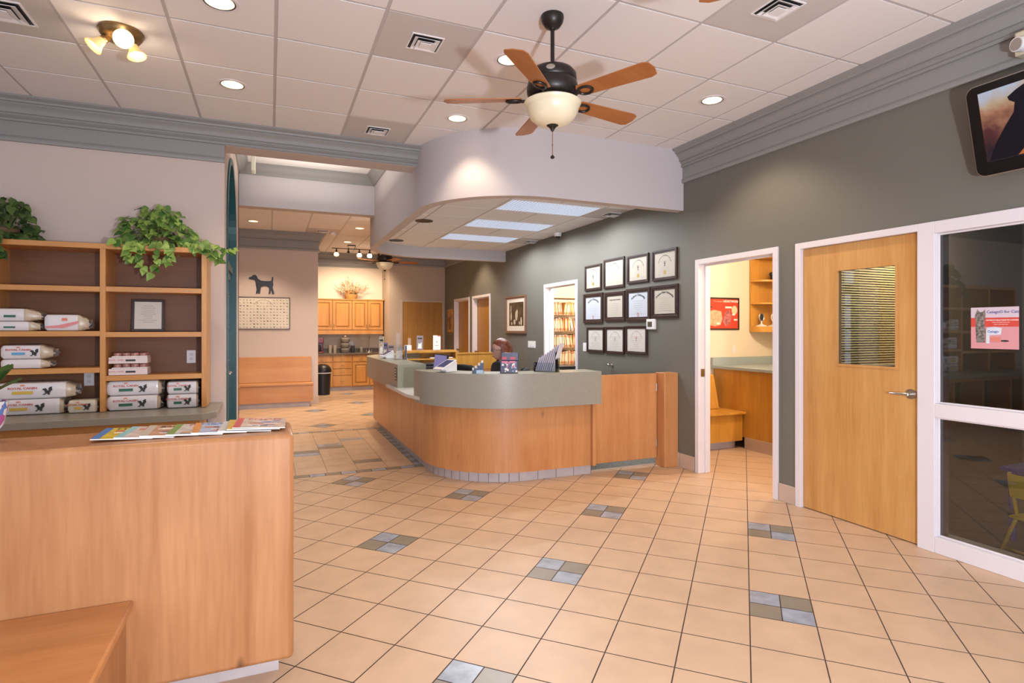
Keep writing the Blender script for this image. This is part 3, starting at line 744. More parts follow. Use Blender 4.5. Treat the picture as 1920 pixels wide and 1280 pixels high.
# track light in front of the kitchenette
t = thing('track_light', 'dark track light bar with four glass heads above the kitchenette', 'track light', (1.70, 13.3, 3.38))
b = B(); b.box(-.09, .09, -.03, .03, -.02, 0); b.tube([(-.08, 0, -.01), (-.08, 0, -.05), (-.05, 0, -.09)], .006); b.tube([(.08, 0, -.01), (.08, 0, -.05), (.05, 0, -.09)], .006); part('mount', b, M_BRONZE, t)
b = B(); b.cyl((-.43, 0, -.09), (.47, 0, -.09), .009); part('bar', b, M_BRONZE, t)
M_SHW = mat('lit_white_shade', (1, .9, .7), .4, emit=5., ecol=(1, .85, .6))
for i, x in enumerate((-.33, -.07, .17, .40)):
    b = B(); b.cyl((x, 0, -.09), (x, 0, -.15), .014); b.cyl((x, 0, -.14), (x, 0.01, -.18), .026, .03, 12); h = part('lamp_head', b, M_BRONZE, t)
    if i != 1:
        b = B(); b.at((x, .01, 0)); b.lathe([(.028, -.175), (.05, -.20), (.058, -.225), (.045, -.26), (0, -.27)], 16, cap=False); part('glass_shade', b, M_SHW if i > 1 else M_AMBL, h)
        lamp('lamp', 'SPOT', (x, .05, -.28), 70, WARM, (R(42), 0, 0), t, spot_size=R(110), spot_blend=.7, shadow_soft_size=.05)

# pale bracket hanging under the beam in the tray
t = thing('hanging_bracket', 'narrow pale hanging bracket in the raised ceiling over the passage', 'bracket', (-.18, 7.45, 3.74))
b = B(); b.box(-.022, .022, -.08, .08, -.40, 0); part('blade', b, mat('pale_bracket', (.62, .60, .50), .5), t, bev=.004)
b = B(); b.box(-.04, .04, -.10, .10, -.012, 0); part('mounting_plate', b, M_WHITE, t)

lamp('tray_fill', 'AREA', (.5, 7.4, 3.25), 14, (1, .93, .84), (PI, 0, 0), shape='RECTANGLE', size=1.2, size_y=1.8)  # unseen upward fill, added to brighten the raised tray ceiling
# lamps inside the side rooms
def room_light(x, y, z, pw, l, col=WARM):
    t = thing('room_ceiling_light', l, 'ceiling light', (x, y, z), group='dome lights of the side rooms')
    b = B(); b.lathe([(.15, 0), (.15, -.02), (.12, -.055), (.06, -.075), (0, -.08)], 24); part('diffuser', b, M_SHW, t)
    b = B(); b.lathe([(.15, 0), (.165, 0), (.165, -.022), (.15, -.022)], 24, cap=False); part('rim', b, M_WPLASTIC, t)
    lamp('lamp', 'POINT', (0, 0, -.16), pw, col, (0, 0, 0), t, shadow_soft_size=.12)
room_light(5.15, 4.35, 2.75, 95, 'dome ceiling light of the exam room')
room_light(4.9, 7.7, 2.75, 130, 'dome ceiling light of the records room', (1, .85, .68))

# ---------------------------------------------------------------- reception desk
def cpath(d, x_end=3.03, back_end=4.05):   # outline of the desk body moved outward by d, from the front right end round to the wall behind
    r = .84 + d
    return [(x_end, 5.03 - d)] + arc(2.32, 5.87, r, 270, 180, 20) + arc(2.38, 8.95, .90 + d, 180, 90, 18) + ([(back_end, 9.85 + d)] if back_end else [])
def sub(path_fn, d, lo, hi, **k):
    """the stretch of the outline between Y values lo..hi on the long left side"""
    return path_fn(d, **k)
desk = thing('reception_desk', 'curved maple reception desk with raised green-grey laminate counter', 'reception desk', (0, 0, 0))
b = band(B(), cpath(0), cpath(-.06), .10, .755); part('body_panel', weld(b), W_CTR, desk)
b = B(); b.box(2.995, 3.035, 4.985, 5.35, .10, .745); part('end_stile', b, W_CTR, desk, bev=.004)
b = band(B(), cpath(-.055), cpath(-.10), .0, .10); b = weld(b); pp = cpath(-.053)
acc_ = 0.
for i in range(len(pp) - 1):
    p, q = Vector((*pp[i], 0)), Vector((*pp[i + 1], 0)); L_ = (q - p).length; d_ = (q - p).normalized()
    s_ = -acc_ % .1 if 1 < i < 20 else -acc_ % .2
    st = .1 if 1 <= i <= 20 else .2
    while s_ < L_:
        c_ = p + d_ * s_; nn = Vector((d_.y, -d_.x, 0))
        b.add([tuple(c_ + d_ * e + nn * 0 + Vector((0, 0, z))) for e, z in ((-.002, 0), (.002, 0), (.002, .1), (-.002, .1))], [(0, 1, 2, 3)], 1)
        s_ += st
    acc_ += L_
part('toe_kick', b, [M_TOE, M_GROUT], desk)
# raised front counter
def upath(d): return [(3.045, 5.03 - d)] + arc(2.32, 5.87, .84 + d, 270, 180, 20) + [(1.48 - d, 5.88)]
b = band(B(), upath(.10), upath(.075), .73, 1.055); part('front_fascia', weld(b), M_LAM, desk)
b = band(B(), upath(.098), upath(-.24), 1.02, 1.056); part('front_counter_top', weld(b), M_LAMT, desk)
b = band(B(), upath(-.20), upath(-.23), .745, 1.02); part('inner_panel', weld(b), M_LAM, desk)
b = B(); b.box(3.0455, 3.062, 4.93, 5.27, .73, 1.0565); part('end_panel', b, M_LAM, desk)
# raised long side counter
def lpath(d): return [(1.48 - d, 6.72)] + arc(2.38, 8.95, .90 + d, 180, 92, 18)
b = band(B(), lpath(.10), lpath(.075), .75, 1.06); part('side_fascia', weld(b), M_LAM, desk)
b = band(B(), lpath(.098), lpath(-.24), 1.025, 1.061); part('side_counter_top', weld(b), M_LAMT, desk)
b = B(); b.box(1.38, 1.72, 6.702, 6.7195, .79, 1.0615); part('end_panel', b, M_LAMT, desk)
b = band(B(), lpath(-.20), lpath(-.23), .745, 1.03); part('inner_panel', weld(b), M_LAM, desk)
b = B(); b.prism([(1.335, 6.02), (1.335, 7.2), (1.47, 7.2), (1.85, 7.05), (1.85, 5.7), (1.395, 5.7)], .755, .79); part('transaction_shelf', b, M_LEDGE, desk, bev=.004)
# work surface inside, back counter with riser, and partition
b = band(B(), cpath(-.065, 3.0, None), cpath(-.68, 3.0, None), .715, .745); part('work_surface', weld(b), mat('desk_laminate', (.40, .35, .28), .4), desk)
b = B(); b.box(2.40, 4.05, 9.79, 9.852, .75, 1.035); b.box(2.40, 4.05, 9.77, 9.87, 1.035, 1.06); part('back_partition', b, W_EXAM, desk, 'honey maple back partition')
b = B(); b.box(2.06, 2.98, 9.45, 9.80, 1.085, 1.118); b.box(2.06, 2.09, 9.45, 9.80, .75, 1.085); b.box(2.95, 2.98, 9.45, 9.80, .75, 1.085); b.box(2.09, 2.95, 9.45, 9.80, .96, .985)
part('back_riser', b, W_EXAM, desk, bev=.003)
b = B(); b.box(2.5, 2.9, 9.46, 9.7, .986, 1.0); part('paper_tray', b, M_PAPER, desk)
# swing gate and its post
g_ = thing('swing_gate', 'plain maple swing gate between the reception desk and the olive wall', 'gate', (3.45, 5.12, 0))
b = B(); b.box(-.385, .419, -.015, .015, .085, 1.0); part('gate_panel', b, W_CTR, g_, bev=.004)
b = B()
for z in (.25, .85): b.cyl((.410, -.018, z - .04), (.410, -.018, z + .04), .007, seg=8)
part('hinge', b, M_STEEL, g_)
b = B(); b.box(3.876, 4.056, 4.98, 5.14, 0, 1.01); tag(mk('gate_post', b, W_CTR, bev=.005), 'maple post board fixed to the olive wall beside the swing gate', 'post')
# carpet behind the desk
b = B(); b.prism([(4.058, 5.175), (3.0, 5.175)] + cpath(-.12, back_end=4.058)[1:], .0005, .008, 0); b.box(3.0, 4.058, 5.16, 5.175, .0005, .009, 1); struct('floor', b, [M_CARPET, M_BASE])
# small sign plaque on the fascia
t = thing('fascia_plaque', 'narrow dark notice plaque on the end of the side counter fascia', 'plaque', (1.379, 6.80, .945))
b = B(); b.box(-.004, 0, -.055, .055, -.075, .075); part('plate', b, mat('plaque_brown', (.06, .03, .035), .4), t)
b = B()
for z in (.05, .02, -.015, -.05): b.box(-.0055, -.004, -.04, .04, z - .004, z + .005)
part('text_lines', b, M_PAPER, t)
# ---------------------------------------------------------------- half wall with its bench, foreground left
hw = thing('half_wall', 'wide maple half wall with rounded end in the left foreground', 'half wall', (0, 0, 0))
b = B(); b.box(-3.2, .092, 2.555, 2.915, .10, 1.04); part('wall_body', b, W_HALF, hw, bev=.02)
b = B(); b.box(-3.15, .035, 2.68, 2.88, 0, .10); part('toe_kick', b, M_TOE, hw)
bn = thing('lobby_bench', 'built-in maple bench against the half wall, cut by the bottom left corner', 'bench', (0, 0, 0))
b = B(); b.box(-3.2, -.475, 1.96, 2.554, .418, .452); part('seat', b, W_HALFX, bn, bev=.008)
b = B(); b.prism([(1.99, .10), (1.99, .418), (2.553, .418), (2.553, .10)], -.53, -.50, 0, 'x'); b.box(-3.2, -.53, 2.0, 2.03, .10, .418); part('base_panel', b, W_HALF, bn)
b = B(); b.box(-3.2, -.60, 2.06, 2.50, 0, .10); part('toe_kick', b, M_TOE, bn)

# magazines fanned along the top
mags = [('blue and yellow', (.05, .22, .60), (.75, .55, .05)), ('teal edged', (.30, .62, .66), (.72, .60, .55)), ('beige', (.62, .55, .46), (.65, .35, .22)),
        ('green edged', (.25, .40, .12), (.70, .66, .62)), ('orange edged', (.75, .32, .10), (.45, .55, .78)), ('grey and white', (.70, .70, .70), (.60, .60, .58)),
        ('yellow', (.80, .52, .10), (.78, .70, .50)), ('red and white', (.70, .10, .12), (.75, .60, .50))]
words = ['HOME', 'Living', 'garden', 'Family', 'HEALTH', 'style', 'Country', 'FOOD']
lab = ['blue and yellow magazine at the left end of the fanned row', 'teal-edged magazine, second from the left of the fanned row', 'beige magazine between the teal-edged and the green-edged ones',
       'green-edged magazine with red lettering in the middle of the row', 'orange-edged magazine with blue lettering', 'grey and white magazine right of the orange-edged one', 'yellow-edged magazine near the right end of the row', 'red-edged magazine at the right end of the half wall']
X_M = [-.635, -.56, -.475, -.385, -.295, -.20, -.165, -.145]
for i, (nm, c1, c2) in enumerate(mags):
    wv, hv, th = .205, .272, .0035
    if i >= 5: wv = [.205, .205, .205][i - 5]
    s = .047; x = X_M[i]; rz = [.02, -.05, .03, -.02, .04, -.03, .02, -.04][i]
    t = thing('magazine', lab[i], 'magazine', (x, 2.645 + .004 * (i % 3), 1.0415 + (.006 if i >= 6 else 0) + (.005 if i == 7 else 0)), group='magazines on the half wall')
    t.rotation_euler = (0, R(2.7), rz); t.location.z += wv * .047
    b = B(); b.box(0, wv, 0, hv, 0, th); part('pages', b, M_PAPER, t)
    b = B(); b.box(0, wv, 0, hv, th, th + .0004); cv = part('cover', b, mat('cover_%d' % i, c2, .3, var=.35, vscale=14), t)
    b = B(); z = th + .0006; b.box(0, .028, 0, hv, z - .0002, z, 0)
    part('spine_band', b, mat('cover_edge_%d' % i, c1, .3), cv)
    rnd = random.Random(i); b = B()
    cc = [M_RINK, M_INK, mat('ink_blue', (.08, .14, .42), .4), mat('ink_orange', (.75, .35, .10), .4), M_PAPER]
    for k in range(16):
        u = .04 + rnd.random() * .11; v = .02 + rnd.random() * .2; b.box(u, u + .02 + rnd.random() * .04, v, v + .006 + rnd.random() * .018, z, z + .0002 + k * 2e-5, rnd.randrange(5))
    part('cover_print', b, cc, cv)
    text('title', words[i], .05, [M_INK, M_RINK, M_INK, M_RINK, cc[2], M_INK, M_INK, M_RINK][i], cv, (.115, .235, z), (0, 0, 0), .0003, bold=.0006)

# ---------------------------------------------------------------- bookcase on the laminate counter
bc = thing('bookcase', 'open maple bookcase standing on the green laminate counter', 'bookcase', (0, 0, 0))
yf, yb_ = 5.60, 5.955
xs_ = [(-.545, -.505), (-1.277, -1.237), (-2.01, -1.97), (-2.745, -2.705), (-3.48, -3.44)]
b = B()
for x0, x1 in xs_:
    b = B(); b.box(x0, x1, yf, yb_, .803, 2.134); part('upright', b, W_BOOKV, bc, bev=.002)
b = B(); b.box(-3.48, -.505, yf - .002, yb_, 2.134, 2.176); part('top_board', b, W_BOOK, bc, bev=.002)
b = B(); b.box(-3.44, -.545, yb_ - .012, yb_, .803, 2.134); part('back_panel', b, W_BACK, bc, 'dark brown back panel')
SH = {0: (1.828, 1.454, 1.095), 1: (1.825, 1.462, 1.165), 2: (1.828, 1.454, 1.13), 3: (1.828, 1.454, 1.13)}
for k in range(4):
    xl, xr = xs_[k + 1][1], xs_[k][0]
    for z in SH[k]:
        b = B(); b.box(xl, xr, yf + .002, yb_ - .012, z - .042, z); part('shelf', b, W_BOOK, bc, bev=.0015)
# base cabinet and counter
bs = thing('base_cabinet', 'maple base cabinet with dark open shelf under the green laminate counter', 'cabinet', (0, 0, 0))
b = B(); b.box(-3.48, -.53, 5.30, 5.955, .68, .742); b.box(-3.48, -.53, 5.30, 5.955, .0, .14); b.box(-3.48, -.53, 5.90, 5.955, .14, .68)
for x in (-3.48, -2.745, -2.01, -1.277, -.57): b.box(x, x + .04, 5.30, 5.955, .14, .68)
part('carcass', b, W_BOOK, bs)
b = B(); b.box(-3.42, -.57, 5.62, 5.89, .142, .67); part('interior_shade', b, M_DARK, bs)  # solid dark block, paints in the shade of the open shelf
b = B(); b.prism([(-3.5, 5.20), (-.50, 5.20), (-.405, 5.32), (-.405, 5.966), (-3.5, 5.966)], .745, .80); tag(mk('laminate_counter', b, M_LAM, bev=.004), 'green laminate counter under the bookcase', 'counter')

# outlets in the bookcase back and elsewhere
def plate(name, label, cat, x, y, z, rz, w_=.072, h_=.116, kind='outlet', g=None):
    t = thing(name, label, cat, (x, y, z), rz, g)
    b = B(); b.box(-w_ / 2, w_ / 2, -.006, 0, -h_ / 2, h_ / 2); part('cover_plate', b, M_WPLASTIC, t, bev=.0015)
    n = max(1, round(w_ / .06)) if kind == 'switch' else 1
    for k in range(n):
        cx = (k - (n - 1) / 2) * .046
        if kind == 'outlet':
            for dz in (.02, -.02):
                b = B(); b.box(-.014, .014, -.0075, -.006, dz - .013, dz + .013); b.box(-.007, -.005, -.008, -.0075, dz - .004, dz + .006); b.box(.005, .007, -.008, -.0075, dz - .004, dz + .006); part('socket', b, [mat('socket_white', (.65, .62, .62), .4)], t)
        else:
            b = B(); b.box(cx - .016, cx + .016, -.009, -.006, -.033, .033); part('rocker', b, M_PAPER, t, bev=.001)
    return t
plate('power_outlet', 'white power outlet in the lower left bay of the bookcase', 'power outlet', -1.43, 5.942, 1.05, 0)
plate('power_outlet', 'white power outlet in the right bay of the bookcase, above the lowest shelf', 'power outlet', -.66, 5.942, 1.228, 0)

# framed document on the shelf
t = thing('framed_document', 'black framed document leaning in the right bay of the bookcase', 'picture frame', (-.985, 5.87, 1.456), rot=(R(-7), 0, R(3)))
b = B()
fw_, fh_ = .245, .285
b.box(-fw_ / 2, fw_ / 2, -.018, 0, 0, .022); b.box(-fw_ / 2, fw_ / 2, -.018, 0, fh_ - .022, fh_); b.box(-fw_ / 2, -fw_ / 2 + .02, -.018, 0, .022, fh_ - .022); b.box(fw_ / 2 - .02, fw_ / 2, -.018, 0, .022, fh_ - .022)
part('frame', b, M_FRAME, t, bev=.002)
b = B(); b.box(-fw_ / 2 + .018, fw_ / 2 - .018, -.008, -.004, .02, fh_ - .02); part('document', b, M_CPAPER, t)
b = B(); rnd = random.Random(3)
for k in range(9): ww = .03 + rnd.random() * .045; b.box(-ww, ww, -.0088, -.008, fh_ - .06 - k * .018, fh_ - .057 - k * .018)
part('print_lines', b, M_GINK, t)

# ---------------------------------------------------------------- pet food bags
M_BAG = mat('white_bag_film', (.74, .71, .72), .22, bump=.5, bscale=14, spec=.7)
M_GUS = mat('beige_bag_gusset', (.50, .40, .28), .3, bump=.8, bscale=18, spec=.6)
M_SEAL = mat('clear_bag_seal', (.40, .36, .36), .15, spec=.8)
CAT_P = [(-.5, -.5), (-.2, -.5), (-.2, -.36), (.02, -.38), (.05, -.5), (.3, -.5), (.22, -.38), (.32, -.1), (.5, .1), (.44, .38), (.52, .5), (.3, .48), (.1, .32), (.14, .08), (0, .02), (-.08, .22), (-.22, .34), (-.3, .28), (-.42, .28), (-.52, .12), (-.36, .08), (-.3, -.02), (-.22, -.2), (-.3, -.38), (-.46, -.42)]
def bag(name, label, x0, x1, z0, z1, y0=5.62, dep=.24, flat=.74, tint=None, bar=None, seed=0, logo=True, red=False, rz=0.0, grp='bags of pet food on the shelves'):
    w_, h_ = x1 - x0, z1 - z0; t = thing(name, label, 'pet food bag', (x0, y0, z0), rz, grp)
    rnd = random.Random(seed); rows = []; N = 18; b = B()
    for i in range(N + 1):
        u = i / N; k = 1. if u < flat else 1 - ((u - flat) / (1 - flat)) ** 1.6 * .62
        if u < .06: k = .80 + .2 * (u / .06) ** .5
        zc = h_ * (.5 if not u > flat else .5 - .1 * (u - flat) / (1 - flat)); hh = h_ / 2 * k; yy = dep / 2; wob = 0 if 0 < i < N * flat else .006
        ring = []
        for a in range(20):
            an = 2 * PI * a / 20; ca, sa = math.cos(an), math.sin(an)
            p_ = .22; cx = math.copysign(abs(ca) ** p_, ca); sz = math.copysign(abs(sa) ** (p_ if k > .9 else .7), sa)
            ring.append((u * w_ - (.10 * w_ * abs(sz) if u > .97 else 0), yy + cx * (yy * (.4 + .6 * k) - .004), max(.0, zc + sz * hh + rnd.uniform(-wob, wob) * (1 if zc + sz * hh > .01 else 0))))
        rows.append(ring)
    b.grid(rows, 0, True); n = len(b.v)
    b.f.append(tuple(range(19, -1, -1))); b.mi.append(0); b.f.append(tuple(n - 20 + k for k in range(20))); b.mi.append(2)
    for fi, f in enumerate(b.f):
        ux = sum(b.v[i][0] for i in f) / len(f) / w_
        if ux > flat + .01: b.mi[fi] = 1
        if ux > .93: b.mi[fi] = 2
    part('bag_body', b, [tint or M_BAG, M_GUS, M_SEAL], t)
    yf_ = -.0015
    if logo:
        text('lettering', 'ROYAL CANIN', h_ * .19, M_RINK, t, (w_ * .33, yf_, h_ * .66), (R(90), 0, 0), .0006, bold=.0005, sx=1.15)
        b = B(); cw = h_ * .10; cx = w_ * .33; cz = h_ * .80
        b.prism([(cx - cw, cz), (cx + cw, cz), (cx + cw * 1.2, cz + cw * .9), (cx + cw * .5, cz + cw * .5), (cx, cz + cw * 1.1), (cx - cw * .5, cz + cw * .5), (cx - cw * 1.2, cz + cw * .9)], -(yf_ + .001), -(yf_ - .0006), 0, 'y')
        part('crown_mark', b, mat('ink_coral', (.75, .22, .14), .5), t)
        b = B(); k_ = h_ * .5; b.prism([(w_ * .62 + px * k_, h_ * .48 + pz * k_) for px, pz in CAT_P], -(yf_ + .001), -(yf_ - .0007), 0, 'y'); part('cat_silhouette', b, M_INK, t)
    if bar:
        b = B(); b.box(w_ * .21, w_ * .45, yf_ - .0008, yf_ + .001, h_ * .30, h_ * .48); part('colour_bar', b, bar, t)
    if red:
        b = B(); b.prism([(w_ * .03, h_ * .28), (w_ * .3, h_ * .34), (w_ * .74, h_ * .62), (w_ * .74, h_ * .46), (w_ * .4, h_ * .16), (w_ * .03, h_ * .18)], .0012, .0022, 0, 'y'); part('red_swoosh', b, mat('ink_pink', (.70, .25, .24), .5), t)
        b = B(); b.box(w_ * .38, w_ * .50, -.0022, 0, h_ * .62, h_ * .78); part('red_label', b, mat('ink_coral', (.75, .22, .14), .5), t)
    return t
C_GR = mat('bar_green', (.03, .13, .08), .4); C_BL = mat('bar_blue', (.12, .35, .58), .4); C_YE = mat('bar_yellow', (.62, .42, .06), .4)
bag('pet_food_bag', 'large white bag with green bar, upper of the left stack in the bottom right bay', -1.236, -.826, .925, 1.048, flat=.88, bar=C_GR, seed=1, dep=.22)
bag('pet_food_bag', 'large white bag with green bar, lower of the left stack in the bottom right bay', -1.236, -.834, .802, .924, flat=.88, bar=C_GR, seed=2, dep=.24)
bag('pet_food_bag', 'short white pet food bag, upper of the right stack in the bottom right bay', -.808, -.560, .922, 1.030, flat=.9, bar=C_GR, seed=3, dep=.22)
bag('pet_food_bag', 'short white pet food bag, lower of the right stack in the bottom right bay', -.808, -.560, .802, .921, flat=.9, bar=C_GR, seed=4, dep=.24)
bag('pet_food_bag', 'large white bag with yellow bar, upper of the stack in the bottom left bay', -1.965, -1.42, .928, 1.056, flat=.80, bar=C_YE, seed=5, dep=.22)
bag('pet_food_bag', 'large white bag with yellow bar, lower of the stack in the bottom left bay', -1.965, -1.50, .802, .927, flat=.90, bar=C_YE, seed=6, dep=.24)
bag('pet_food_bag', 'small creamy pet food bag lying at the right end of the bottom left bay', -1.492, -1.286, .802, .905, y0=5.60, flat=.9, bar=C_YE, seed=7, dep=.15, tint=mat('cream_bag_film', (.66, .60, .48), .25, bump=.5, bscale=14))
bag('pet_food_bag', 'white bag with blue bar, upper one on the third shelf of the left bay', -1.925, -1.58, 1.243, 1.352, flat=.72, bar=C_BL, seed=8, dep=.2)
bag('pet_food_bag', 'white bag underneath the blue-barred one on the third shelf of the left bay', -1.925, -1.60, 1.167, 1.242, flat=.75, seed=9, dep=.2, logo=False)
bag('pet_food_bag', 'grey-white crumpled bag, upper one at the left of the second shelf', -1.965, -1.66, 1.540, 1.640, flat=.6, seed=10, dep=.2, logo=False, bar=C_GR)
bag('pet_food_bag', 'grey-white bag, lower one at the left of the second shelf', -1.965, -1.665, 1.464, 1.539, flat=.7, seed=11, dep=.2, logo=False, bar=C_GR)
bag('pet_food_bag', 'rounded white bag with pink swoosh on the second shelf of the left bay', -1.650, -1.345, 1.464, 1.595, flat=.70, seed=12, dep=.18, logo=False, red=True)
M_CAN = mat('can_red_print', (.42, .20, .17), .4, var=.5, vscale=40)
for k, (l, z, h_) in enumerate((('flat white carton, lowest of the pile in the right bay', 1.097, .052), ('open tray of small cans, second from the bottom of the pile', 1.150, .040), ('flat white carton, second from the top of the pile', 1.192, .052), ('open tray of small cans on top of the pile', 1.245, .036))):
    t = thing('food_carton', l, 'carton', (-1.225, 5.63, z), 0, 'cartons piled in the right bay')
    if k % 2 == 0:
        b = B(); b.box(0, .275, 0, .16, 0, h_); part('box_body', b, mat('carton_white', (.72, .62, .60), .45), t, bev=.002)
        text('lettering', 'ROYAL CANIN', .016, M_RINK, t, (.055, -.001, h_ * .55), (R(90), 0, 0), .0005)
        b = B(); b.box(.12, .19, -.001, 0, h_ * .35, h_ * .65); part('print_bar', b, M_INK, t)
    else:
        b = B(); b.box(.02, .27, .02, .16, 0, .008); part('tray', b, M_PAPER, t)
        for q in range(4):
            for r_ in range(2):
                b = B(); b.at((.055 + q * .062, .05 + r_ * .065, 0)); b.lathe([(.028, .008), (.030, .010), (.030, h_ - .004), (.027, h_ - .002), (0, h_ - .003)], 16); part('can', b, M_CAN, t)

# ---------------------------------------------------------------- ivy plants
def leafmat(n, a, c):
    m = mat(n, a, .42, spec=.4); nt = m.node_tree; bs_ = nt.nodes['Principled BSDF']
    g = nt.nodes.new('ShaderNodeNewGeometry'); r = nt.nodes.new('ShaderNodeValToRGB'); r.color_ramp.elements[0].color = (*a, 1); r.color_ramp.elements[1].color = (*c, 1)
    nt.links.new(g.outputs['Random Per Island'], r.inputs[0]); nt.links.new(r.outputs[0], bs_.inputs['Base Color']); return m
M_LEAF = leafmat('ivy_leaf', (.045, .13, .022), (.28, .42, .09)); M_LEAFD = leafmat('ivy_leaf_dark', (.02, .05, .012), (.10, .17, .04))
M_STEM = mat('vine_stem', (.16, .17, .05), .6)
def leaf(b, p, d, n, L):
    d = Vector(d).normalized(); n = Vector(n); n = (n - d * n.dot(d)).normalized(); s = d.cross(n)
    P_ = lambda u, v, w_: tuple(Vector(p) + d * u * L + s * v * L + n * w_ * L)
    vs = [P_(0, 0, 0), P_(.0, .22, .06), P_(.18, .42, .10), (P_(.45, .38, .08)), P_(.78, .17, .0), P_(1.05, 0, -.12), P_(.78, -.17, .0), P_(.45, -.38, .08), P_(.18, -.42, .10), P_(.0, -.22, .06), P_(.35, 0, 0), P_(.7, 0, -.04)]
    b.add(vs, [(0, 10, 2, 1), (10, 3, 2), (10, 11, 4, 3), (11, 5, 4), (0, 9, 8, 10), (10, 8, 7), (10, 7, 6, 11), (11, 6, 5)], 0)
def ivy(name, label, base, crown_r, crown_h, vines, nleaf, m, seed, pot=True, L0=.055, clampy=None):
    rnd = random.Random(seed); t = thing(name, label, 'plant', base)
    f = B(); st = B()
    for k in range(nleaf):
        a = rnd.uniform(0, 2 * PI); e = math.acos(rnd.uniform(-.15, 1)); rr = rnd.uniform(.72, 1.02)
        p = Vector((crown_r * rr * math.sin(e) * math.cos(a), crown_r * .55 * rr * math.sin(e) * math.sin(a), .05 + crown_h * rr * math.cos(e)))
        d = Vector((p.x, p.y * 1.5 - .1, -.05 - rnd.random() * .3)) + Vector((rnd.uniform(-.2, .2), rnd.uniform(-.2, .1), 0))
        if clampy is not None: p.y = min(p.y, clampy)
        n = Vector((p.x * .8, p.y - .25, .35)) + Vector((rnd.uniform(-.3, .3), rnd.uniform(-.3, .3), rnd.uniform(-.3, .3)))
        leaf(f, p, d, n, L0 * rnd.uniform(.75, 1.15))
        if k % 7 == 0: st.tube([(0, 0, .05), tuple(p * .6 + Vector((0, 0, .06))), tuple(p)], .0022, 5)
    for pts in vines:
        pts = [Vector(p) for p in pts]; path = []
        for i in range(len(pts) - 1):
            for q in range(6): path.append(pts[i].lerp(pts[i + 1], q / 6))
        path.append(pts[-1]); st.tube(path, .0022, 5)
        for i, p in enumerate(path):
            if i % 2 == 0 or rnd.random() < .6:
                sd = Vector((rnd.uniform(-1, 1), -.25 - rnd.random() * .4, -.7 + rnd.uniform(-.3, .5)))
                leaf(f, p, sd, Vector((rnd.uniform(-.4, .4), -1, .5)), L0 * rnd.uniform(.8, 1.1))
    part('foliage', f, m, t, smooth=True); part('vines', st, M_STEM, t)
    if pot:
        b = B(); b.lathe([(.07, 0), (.09, .04), (.095, .10), (.085, .10), (.08, .03), (0, .03)], 20); part('basket', b, mat('wicker', (.16, .09, .04), .8, bump=.8, bscale=80), t)
    return t
ivy('ivy_plant', 'bright green trailing ivy on top of the bookcase, right of the divider', (-.90, 5.78, 2.177), .29, .33,
    [[(-.05, -.12, .05), (-.08, -.22, .0), (-.10, -.235, -.10), (-.06, -.24, -.20)], [(.02, -.12, .05), (.02, -.22, .0), (.03, -.235, -.12), (.0, -.24, -.235)],
     [(-.12, -.12, .05), (-.16, -.22, .02), (-.17, -.235, -.06), (-.15, -.24, -.13)], [(.1, -.12, .05), (.12, -.22, .0), (.13, -.235, -.09), (.10, -.235, -.15)],
     [(.15, -.05, .08), (.28, -.16, .04), (.36, -.22, .03), (.44, -.2, -.03), (.50, -.18, -.11)], [(.15, -.05, .10), (.30, -.12, .07), (.42, -.18, .05), (.54, -.18, -.0), (.60, -.2, .0)],
     [(.2, -.1, .05), (.3, -.18, .0), (.40, -.2, -.02), (.50, -.2, -.05)], [(-.2, -.1, .08), (-.26, -.15, .02), (-.27, -.2, .03)]], 300, M_LEAF, 11, clampy=.14, L0=.072)
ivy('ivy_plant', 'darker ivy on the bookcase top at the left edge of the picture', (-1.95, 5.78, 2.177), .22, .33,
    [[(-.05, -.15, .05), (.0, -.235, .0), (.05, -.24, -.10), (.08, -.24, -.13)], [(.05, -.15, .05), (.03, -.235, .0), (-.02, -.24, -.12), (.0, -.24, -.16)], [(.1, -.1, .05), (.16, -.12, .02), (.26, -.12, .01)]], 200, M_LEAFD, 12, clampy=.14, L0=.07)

# potted plant on the half wall, left edge
t = thing('potted_plant', 'flower-patterned pot with broad dark leaves at the left edge of the half wall', 'plant', (-1.035, 2.78, 1.0405))
def patt():
    m = bpy.data.materials.new('flowered_ceramic'); m.use_nodes = True; nt = m.node_tree; bs_ = nt.nodes['Principled BSDF']; bs_.inputs['Roughness'].default_value = .2
    v = nt.nodes.new('ShaderNodeTexVoronoi'); v.inputs['Scale'].default_value = 38; tc = nt.nodes.new('ShaderNodeTexCoord'); nt.links.new(tc.outputs['Object'], v.inputs[0])
    r = nt.nodes.new('ShaderNodeValToRGB'); r.color_ramp.interpolation = 'CONSTANT'
    for p_, c in ((.0, (.7, .7, .7)), (.35, (.45, .08, .28)), (.55, (.10, .20, .50)), (.72, (.7, .68, .7)), (.88, (.30, .10, .35))):
        e = r.color_ramp.elements.new(p_) if p_ else r.color_ramp.elements[0]; e.color = (*c, 1)
    nt.links.new(v.outputs['Color'], r.inputs[0]); nt.links.new(r.outputs[0], bs_.inputs['Base Color']); return m
b = B(); b.lathe([(.045, 0), (.06, .01), (.092, .07), (.102, .13), (.105, .16), (.097, .16), (.09, .13), (0, .12)], 32); part('pot', b, patt(), t)
f = B(); rnd = random.Random(5)
